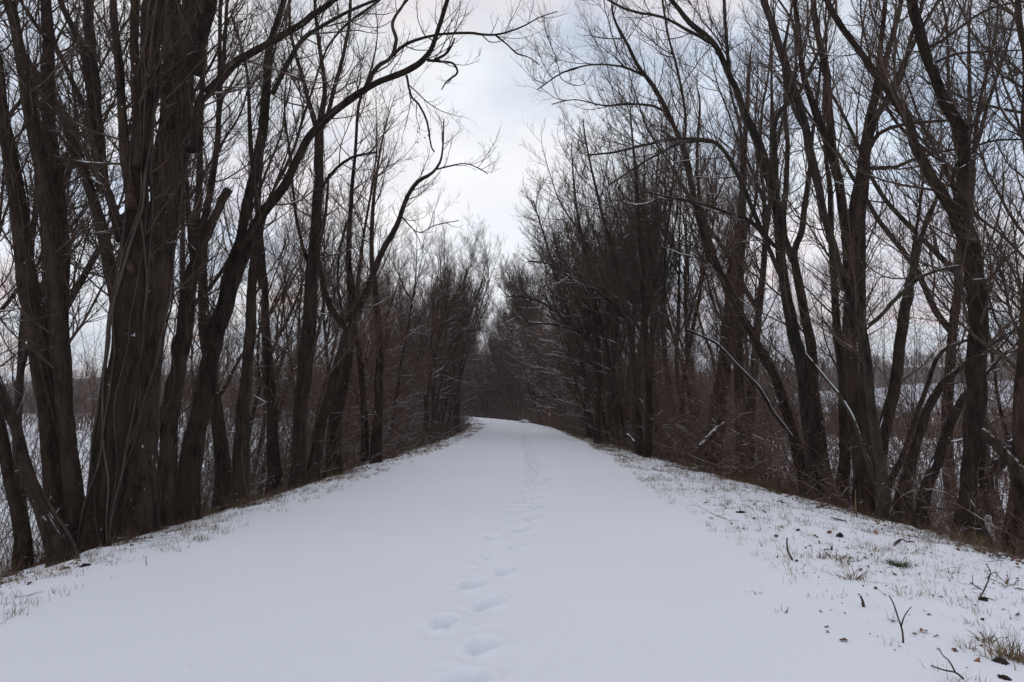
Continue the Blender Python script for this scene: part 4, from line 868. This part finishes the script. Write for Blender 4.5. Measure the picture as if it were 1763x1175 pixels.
def debris(name, label, XY, L, m, seed, r=(.002, .006)):
    g = np.random.default_rng(seed); n = len(XY); x, y = XY[:, 0], XY[:, 1]
    p = np.stack([x, y, gz(x, y) + .01], 1); a = g.uniform(0, 6.28, n)
    d = np.stack([np.cos(a), np.sin(a), g.normal(.05, .22, n)], 1); l = g.uniform(*L, n)
    P, R = grow(p, d, l, g.uniform(*r, n) * np.clip(y / 12, 1, 3), .001, 5, .16, -.02, g)
    G = Geo(); G.add(*tubes(P, R, 4)[:2])
    p, d, L2, rr, t = sprout(P, R, np.full(n, 2), .1, 1, (.4, 1), .4, l, .7, g, 0)
    P2, R2 = grow(p, d, L2, rr, .001, 3, .2, -.02, g); G.add(*tubes(P2, R2, 3)[:2])
    tag(obj(name, G.mesh(name, m)), label, None, None, 'stuff')
debris('twig_litter', 'fallen twigs littering the lip of the left bank', verge_pts(-1, 700, 5, 50, -.35, 1.8, 57), (.15, .8), M_stick, 67)
debris('twig_litter', 'fallen twigs littering the lip of the right bank', verge_pts(1, 800, 6, 50, -.4, 2.0, 58), (.15, .8), M_stick, 68)
def leaf_mass(name, label, XY, m, seed, s=(.015, .04)):
    g = np.random.default_rng(seed); n = len(XY); x, y = XY[:, 0], XY[:, 1]; c = np.stack([x, y, gz(x, y) + .012], 1)
    a = norm(g.standard_normal((n, 3)) * np.array([1, 1, .45])); b = norm(np.cross(a, norm(g.standard_normal((n, 3)) * np.array([.5, .5, 1.]))))
    l = (g.uniform(*s, n) * np.clip(y / 14, 1, 2.2))[:, None]; k = np.cross(a, b)
    v = np.stack([c - a * l, c + b * l * .55 + k * l * .2, c + a * l, c - b * l * .55 + k * l * .2], 1)
    G = Geo(); G.add(v, np.arange(n * 4).reshape(n, 4)); tag(obj(name, G.mesh(name, m, smooth_shade=False)), label, None, None, 'stuff')
leaf_mass('leaf_litter', 'brown leaf litter along the lip of the left bank', verge_pts(-1, 2200, 4.5, 60, -.5, 2.5, 59), M_leaf, 69)
leaf_mass('leaf_litter', 'brown leaf litter along the lip of the right bank', verge_pts(1, 2600, 6, 60, -.5, 2.5, 60), M_leaf, 70)
leaf_mass('plant_crumbs', 'tiny dark plant crumbs scattered on the right verge snow', verge_pts(1, 1700, 3.2, 30, -3.6, 0, 61, 1.1, cl=1.1), M_dirt, 71, (.004, .015))
leaf_mass('plant_crumbs', 'tiny dark plant crumbs scattered on the left verge snow', verge_pts(-1, 420, 4, 40, -1.2, 0, 62, 1.1), M_dirt, 72, (.004, .014))
leaf_mass('leaf_litter', 'small dry leaf scraps scattered over the right verge snow', verge_pts(1, 330, 3.4, 30, -3.3, 0, 65, 1.1, cl=.8), M_leaf, 75, (.008, .022))
debris('twig_litter', 'short thin twigs scattered over the right verge snow', verge_pts(1, 260, 3.5, 34, -3.2, 0, 63, 1.1), (.05, .35), M_stick, 73, (.001, .003))
debris('twig_litter', 'short thin twigs scattered over the left verge snow', verge_pts(-1, 160, 4, 34, -1.0, 0, 64, 1.1), (.05, .35), M_stick, 74, (.001, .003))

# ------------------------------------------------------------------ things on the verges
def gp(px, py):
    p = on_ground(px, py); return np.array([p[0], p[1], float(gz(p[0], p[1]))])
def stick(px, py, pts, w, label, m=None, forks=(), name='stick', group=None, cat='stick'):
    """pts: image-plane offsets in photo px from the base, converted at the base's distance; w in px"""
    b = gp(px, py); k = b[1] / F0; gg = np.random.default_rng(int(px * 7 + py))
    def path(pp, dz0=0.):
        a = np.array(pp, float); y = np.cumsum(gg.normal(0, .012, len(a)))
        return np.stack([a[:, 0] * k, y + dz0, -a[:, 1] * k], 1)
    P = path([(0, 3)] + list(pts)); P[0, 1] = P[1, 1]; R = np.linspace(w * .5, w * .28, len(P)) * k
    def part(nm, P, R, par):
        qd = catmull(np.column_stack([P, R]), 14)
        G = Geo(); G.add(*tubes(qd[None, :, :3], np.maximum(qd[None, :, 3], .0008), 6, .12, 3, True)); return obj(nm, G.mesh(nm, m or M_stick), par)
    if forks:
        root = empty(name, b, label, cat, group); part('stem', P, R, root)
        for f in forks:
            Pf = path(f); part('twig', Pf, np.linspace(w * .35, w * .18, len(Pf)) * k, root)
        return root
    o = part(name, P, R, None); o.location = b; return tag(o, label, cat, group)
stick(1553, 1106, [(0, 0), (-1, -20), (-4, -40), (-8, -60), (-12, -72)], 3.4, 'upright dark twig with a hooked side shoot in the snow at lower right', forks=[[(0, -24), (4, -40), (12, -50), (20, -56)], [(0, 0), (6, 10), (10, 14)]])
stick(1488, 1046, [(0, 0), (-2, -9), (-5, -18)], 6, 'short blunt stick stub poking out of smooth snow, left of hooked twig', cat='stick')
stick(1366, 966, [(0, 0), (-5, -14), (-6, -30), (-5, -36)], 4, 'short crooked dark twig standing at middle of right verge')
stick(1683, 1034, [(0, 0), (10, -16), (18, -34), (20, -48), (14, -60)], 2.8, 'tall forked weed stalk near right edge, above the tan tussock', forks=[[(16, -36), (26, -44), (34, -46)], [(10, -16), (-2, -24), (-4, -40)], [(2, -4), (20, -2), (38, 4)]], name='weed_stalk', cat='weed')
stick(1474, 890, [(0, 0), (0, -20), (1, -44)], 2.6, 'thin straight weed stalk standing by the brown trunk clump', name='weed_stalk', cat='weed', m=M_grass_dk)
stick(1655, 1168, [(0, 0), (-16, -12), (-38, -18), (-60, -26)], 4, 'long twig lying in the snow by the bottom right corner', forks=[[(-10, -8), (-18, -26), (-30, -36), (-34, -44)]])
stick(1540, 938, [(0, 0), (12, -7), (22, -3), (34, -3)], 3.5, 'dark forked twig lying flat above the green grass tuft', forks=[[(12, -7), (6, -3), (-4, 2)]])
stick(1455, 898, [(0, 0), (-12, -3), (-24, -6)], 3.5, 'dark short twig lying flat near the thin straight weed stalk')
stick(1404, 876, [(0, 0), (12, -3), (24, -7)], 3.5, 'thin twig lying flat near the crest, left of the others')
stick(1250, 894, [(0, 0), (-14, -5), (-28, -11)], 2, 'pale straw lying on the snow at the left of the verge', m=M_grass_dk)
stick(1543, 866, [(0, 0), (10, 12), (20, 17)], 3, 'brown twig lying on the bank lip below the leaning sapling')
stick(232, 903, [(0, 0), (22, -6), (48, -10)], 4, 'dark twig lying below the snowy log at left')
stick(252, 974, [(0, 0), (-2, -8), (-4, -14)], 2, 'tiny lone straw in the snow at left verge', m=M_grass)
stick(30, 992, [(0, 0), (-6, -6), (-14, -14)], 3, 'thin bent twig on the snow near the left edge')
def clump(px, py, n, hpx, spr, m, label, name='grass_tuft', cat='grass', lean=.35, group=None, w=1.5, seed=0):
    b = gp(px, py); k = b[1] / F0; g = np.random.default_rng(seed + int(px))
    a = g.uniform(0, 6.28, n); rad = np.abs(g.normal(0, spr * k * .5, n)); x = rad * np.cos(a); y = rad * np.sin(a)
    p = np.stack([x, y, gz(b[0] + x, b[1] + y) - b[2] - .02], 1)
    d = np.stack([np.cos(a) * lean * g.uniform(0, 2, n), np.sin(a) * lean * g.uniform(0, 2, n), np.ones(n)], 1)
    P, R = grow(p, d, g.uniform(.45, 1.15, n) * hpx * k, np.full(n, w * .5 * k), .0006, 6, .14, -.10, g)
    G = Geo(); G.add(*tubes(P, R, 4)[:2]); o = obj(name, G.mesh(name, m), None, b); tag(o, label, cat, group); return o
clump(1548, 976, 130, 20, 16, M_greeng, 'low green grass tuft pushing up through the snow', lean=.7, w=1.8)
clump(1742, 1136, 120, 52, 46, M_grass, 'large tan grass tussock at the lower right edge', w=2.0)
clump(1700, 1105, 26, 34, 10, M_grass_dk, 'narrow brown grass tuft beside the large tan tussock', w=1.8)
clump(1667, 1118, 22, 26, 12, M_grass, 'small pale grass tuft in front of the tan tussock', w=1.6)
clump(1468, 998, 22, 30, 22, M_grass, 'leaning tan straw tuft, nearest the green tuft on its left', w=2.0, lean=.5)
clump(1440, 964, 30, 22, 30, M_grass_dk, 'brown flattened weed tuft in the middle of the right verge', w=2.0, lean=.7)
clump(1412, 962, 14, 18, 14, M_grass, 'wispy tan straw tuft just left of the brown flattened one', w=1.6)
clump(1431, 948, 8, 18, 5, M_grass_dk, 'small upright brown straw bundle behind the flattened weed tuft', w=2.2)
clump(1350, 1056, 9, 16, 10, M_grass, 'wispy straw tuft alone on the smooth snow by the trail', w=1.5)
clump(1303, 1024, 10, 12, 14, M_grass, 'tiny straw tuft alone on smooth snow, left of the others', w=1.5)
clump(1485, 874, 34, 18, 26, M_grass, 'tan tussock on the bank crest beneath the brown trunk clump', w=1.8)
clump(1343, 864, 22, 8, 10, M_grass_dk, 'dark mossy tuft near the crest of the right bank', w=2.2, lean=.8)
clump(1495, 918, 16, 16, 22, M_grass_dk, 'sparse brown stalks around a red leaf', w=1.3)
clump(1637, 988, 16, 14, 18, M_grass_dk, 'sparse brown stalks right of the green tuft', w=1.5)
clump(1562, 1025, 18, 24, 30, M_grass, 'thin pale stalks above the hooked dark twig', w=1.2)
clump(1730, 1005, 30, 26, 26, M_grass_dk, 'dark weed tangle against the right edge', w=2.0, lean=.8)
def clod(px, py, wpx, hpx, label, m=None, group=None, name='soil_clod', cat='soil'):
    b = gp(px, py); k = b[1] / F0; gg = np.random.default_rng(int(px + py))
    n, r = 22, 15; V = []
    for i in range(r + 1):
        ph = PI * i / r
        for j in range(n):
            th = 2 * PI * j / n; s = 1 + .9 * (gg.random() - .5)
            V.append((math.sin(ph) * math.cos(th) * wpx * .5 * k * s, math.sin(ph) * math.sin(th) * wpx * .6 * k * s, math.cos(ph) * hpx * .55 * k * s))
    idx = np.arange((r + 1) * n).reshape(r + 1, n); nx = np.roll(idx, -1, 1)
    Q = np.stack([idx[:-1], idx[1:], nx[1:], nx[:-1]], -1).reshape(-1, 4)
    G = Geo(); G.add(V, Q); o = obj(name, G.mesh(name, m or M_dirt), None, b); return tag(o, label, cat, group)
clod(1722, 1140, 18, 9, 'large dark soil clod in front of the tan tussock, lower right')
clod(1728, 1168, 16, 6, 'dark soil patch at the very bottom right')
clod(1694, 1034, 12, 7, 'small dark clod below the tall forked weed stalk')
clod(1596, 968, 8, 6, 'small dark clod right of the green tuft') if False else None
clod(1276, 884, 15, 5, 'dark knobbly clod near the crest, left part of verge')
clod(1446, 925, 9, 9, 'small round dark clod in the upper middle verge')
clod(146, 975, 13, 6, 'lone dark clod on the left verge snow')
clod(484, 766, 8, 5, 'dark speck of soil on the left verge further along')
clod(962, 736, 20, 7, 'dark soil heap beside the orange post')
# fallen leaves: one curled mesh, copied
def leaf_mesh(name, m, seed):
    g = np.random.default_rng(seed); n = 9; V = []; 
    for i in range(n):
        t = i / (n - 1); w = .45 * math.sin(PI * min(t * 1.05, 1)) ** .8 * (1 + .35 * math.sin(t * 16)) + .01
        for s in (-1, -.5, 0, .5, 1):
            V.append((w * s, t - .5, .28 * abs(s) ** 1.5 * w * 2 + .16 * math.sin(t * 4 + seed) + .03 * g.normal()))
    V = np.array(V); idx = np.arange(n * 5).reshape(n, 5)
    Q = np.stack([idx[:-1, :-1], idx[:-1, 1:], idx[1:, 1:], idx[1:, :-1]], -1).reshape(-1, 4)
    me = mesh_from(name, V, Q, None, m); return me
LM = [leaf_mesh('fallen_leaf', M_leaf, 1), leaf_mesh('fallen_leaf', M_leaf, 4), leaf_mesh('fallen_leaf', M_leaf_or, 6)]
def leaf(px, py, wpx, kind, label, group=None):
    b = gp(px, py); k = b[1] / F0; g = np.random.default_rng(int(px * 3 + py)); o = obj('fallen_leaf', LM[kind])
    s = wpx * k * .85; o.scale = (s * g.uniform(.6, 1.1), s, s * g.uniform(.5, 1.1)); o.location = b + np.array([0, 0, s * .12])
    o.rotation_euler = (g.normal(.1, .3), g.normal(0, .35), g.uniform(0, 6.28)); return tag(o, label, 'leaf', group)
leaf(1590, 1090, 18, 2, 'bright rust red curled leaf beside the hooked dark twig')
leaf(1507, 920, 13, 2, 'rust red leaf among sparse brown stalks in the upper verge')
leaf(1684, 1140, 12, 2, 'flat orange brown leaf left of the large soil clod')
leaf(1452, 1105, 15, 0, 'brown curled leaf alone on smooth snow near the trail')
leaf(1413, 1055, 9, 0, 'small dark leaf alone on smooth snow, left of stick stub')
leaf(50, 1008, 13, 0, 'curled brown leaf at the far left on the verge')
leaf(1537, 1071, 12, 0, 'dark leaf just left of the hooked twig')
leaf(1644, 1122, 14, 1, 'dark brown leaf left of the small pale grass tuft')
GL = 'small brown leaves scattered on the right verge'
for (px, py) in [(1214, 868), (1252, 869), (1300, 870), (1299, 895), (1260, 903), (1225, 894), (1374, 915), (1428, 920), (1411, 936), (1388, 945), (1336, 925), (1405, 926), (1422, 948),
                 (1490, 962), (1500, 956), (1540, 941), (1616, 918), (1690, 936), (1650, 948), (1540, 991), (1583, 990), (1650, 988), (1663, 1030), (1620, 1030), (1574, 1092), (1612, 1098), (1600, 1060),
                 (1690, 1114), (1616, 1120), (1508, 1015), (1482, 984), (1372, 968), (1728, 1050), (1752, 1062), (1692, 1070), (1425, 1090), (1423, 1081), (1345, 908), (1316, 883), (1280, 912), (1640, 914), (1700, 900), (1730, 922)]:
    leaf(px, py, 7 + 4 * RNG.random(), int(RNG.integers(2)), 'small dry brown leaf lying on the right verge snow', GL)

# logs
def log(p0, p1, r0, r1, label, m=None, snow=True, cut=True, bend=.04, name='fallen_log', seed=1, snow_w=.85):
    p0 = np.array(p0, float); p1 = np.array(p1, float); g = np.random.default_rng(seed); n = 24
    t = np.linspace(0, 1, n)[:, None]; L = np.linalg.norm(p1 - p0)
    P = p0 * (1 - t) + p1 * t + np.array([0, 0, 1.]) * (np.sin(t * PI) * bend * L) + g.normal(0, .006, (n, 3))
    R = (r0 * (1 - t) + r1 * t)[:, 0]; root = empty(name, p0, label, 'log')
    G = Geo(); G.add(*tubes(P[None], R[None], 14, .08, seed, True)); obj('trunk', G.mesh('trunk', m or M_bark, p0), root)
    if snow:
        k = np.arange(n); w = R * snow_w * (.75 + .5 * vnoise(k * .35 + seed, k * 0., 7)); w[0] *= .3; w[-1] *= .2
        up = norm(np.array([0, 0, 1.]) - norm(p1 - p0) * norm(p1 - p0)[2]); G = Geo(); G.add(*tubes((P + up * (R * .62)[:, None])[None], w[None], 12, .12, seed + 4, True)); obj('snow', G.mesh('snow', M_snow, p0), root)
    if cut:
        for (c, d, r) in ((p0, p0 - p1, r0), (p1, p1 - p0, r1)):
            d = norm(d); u = norm(np.cross(d, [0, 0, 1.])); v = np.cross(d, u); a = np.linspace(0, 2 * PI, 19)[:-1]
            ring = c + d * .004 + r * .90 * (np.cos(a)[:, None] * u + np.sin(a)[:, None] * v)
            G = Geo(); G.add(np.vstack([ring, c + d * .008]), None, [(i, (i + 1) % 18, 18) for i in range(18)]); obj('cut_end', G.mesh('cut_end', M_wood, p0), root)
    return root
def lift(px, py, dz=0.0, dy=0): 
    b = gp(px, py); return b + np.array([0, dy, dz])
log(lift(196, 905, .06), lift(243, 897, .22), .06, .05, 'snow topped log lying at the foot of the widest left trunk', seed=3, cut=False, snow_w=1.2)
log(lift(352, 868, .03), lift(372, 862, .09), .07, .06, 'snow covered cut log, nearer one of the pieces at left verge', seed=4, snow_w=1.1)
log(lift(385, 857, .05, .3), lift(402, 858, .05), .05, .055, 'short cut log facing the trail with an orange brown end', seed=5, snow_w=1.0)
log(lift(352, 872, .02), lift(300, 885, .0), .035, .02, 'dark thin branch lying in leaves before the cut logs', seed=6, snow_w=.5, cut=False)
log(at_depth(76, 905, 9.6), at_depth(122, 868, 9.9), .045, .03, 'snowy broken limb caught between the leaning left trunks', seed=7, cut=False, snow_w=1.1)
log(at_depth(1205, 772, 20), at_depth(1250, 728, 21.5), .09, .06, 'short snowy log leaning against the broad dark trunk in right thicket', seed=8, cut=False, snow_w=.4)
log(at_depth(1690, 742, 9.9), at_depth(1775, 835, 9.2), .06, .08, 'snow lined broken trunk slanting down past the right edge', seed=9, cut=False, snow_w=.25)
log(lift(1612, 905, .15, 1.2), lift(1662, 892, .22, 1.2), .10, .12, 'old snow capped stump piece low behind the second leaning trunk', seed=10, snow_w=1.2)
log(at_depth(1092, 762, 26), at_depth(1078, 748, 27), .05, .05, 'small snowy limb at the right bank below the verge trunks', seed=12, cut=False, snow_w=.5)

# orange trail post
def post():
    b = gp(946, 735); k = b[1] / F0; h = 38 * k; w = 3.4 * k; root = empty('trail_post', b, 'slim orange trail marker post with a pale sticker on the right bank', 'post')
    def bx(nm, x0, x1, y0, y1, z0, z1, m, bev=.006):
        V = np.array([(x, y, z) for z in (z0, z1) for (x, y) in ((x0, y0), (x1, y0), (x1, y1), (x0, y1))]); V[:, 1] += b[1] * 0
        me = mesh_from(nm, V, [(3, 2, 1, 0), (4, 5, 6, 7), (0, 1, 5, 4), (1, 2, 6, 5), (2, 3, 7, 6), (3, 0, 4, 7)], None, m, False)
        o = obj(nm, me, root); md = o.modifiers.new('bevel', 'BEVEL'); md.width = bev; md.segments = 2; return o
    bx('post_body', -w / 2, w / 2, -.03, .03, -.3, h, M_post); bx('cap', -w / 2 - .004, w / 2 + .004, -.036, .036, h, h + .05, M_post)
    bx('band', -w / 2 - .004, w / 2 + .004, -.034, .034, h * .80, h * .86, M_post_y, .002)
    bx('sticker', -w / 2 + .01, w / 2 - .01, -.036, -.031, h * .47, h * .60, M_post_w, .001)
post()
clod(902, 728, 16, 7, 'small snow covered mound left of the orange post at the trail edge', M_snow, name='snow_mound', cat='mound')

# ------------------------------------------------------------------ thin winter haze
def haze():
    x0, x1, y0, y1, z0, z1 = -1100, 1000, -60, 1000, -9, 62
    V = [(x, y, z) for z in (z0, z1) for (x, y) in ((x0, y0), (x1, y0), (x1, y1), (x0, y1))]
    me = mesh_from('haze', V, [(3, 2, 1, 0), (4, 5, 6, 7), (0, 1, 5, 4), (1, 2, 6, 5), (2, 3, 7, 6), (3, 0, 4, 7)], None, None, False)
    m = bpy.data.materials.new('haze'); m.use_nodes = True; N = m.node_tree.nodes; L = m.node_tree.links
    for n in list(N): N.remove(n)
    out = N.new('ShaderNodeOutputMaterial'); v = N.new('ShaderNodeVolumePrincipled'); v.inputs['Density'].default_value = .0005
    v.inputs['Color'].default_value = (.9, .88, .9, 1); v.inputs['Anisotropy'].default_value = .2
    L.new(v.outputs[0], out.inputs['Volume']); me.materials.append(m)
    tag(obj('haze', me), 'thin cold haze in the winter air', None, None, 'stuff')
haze()
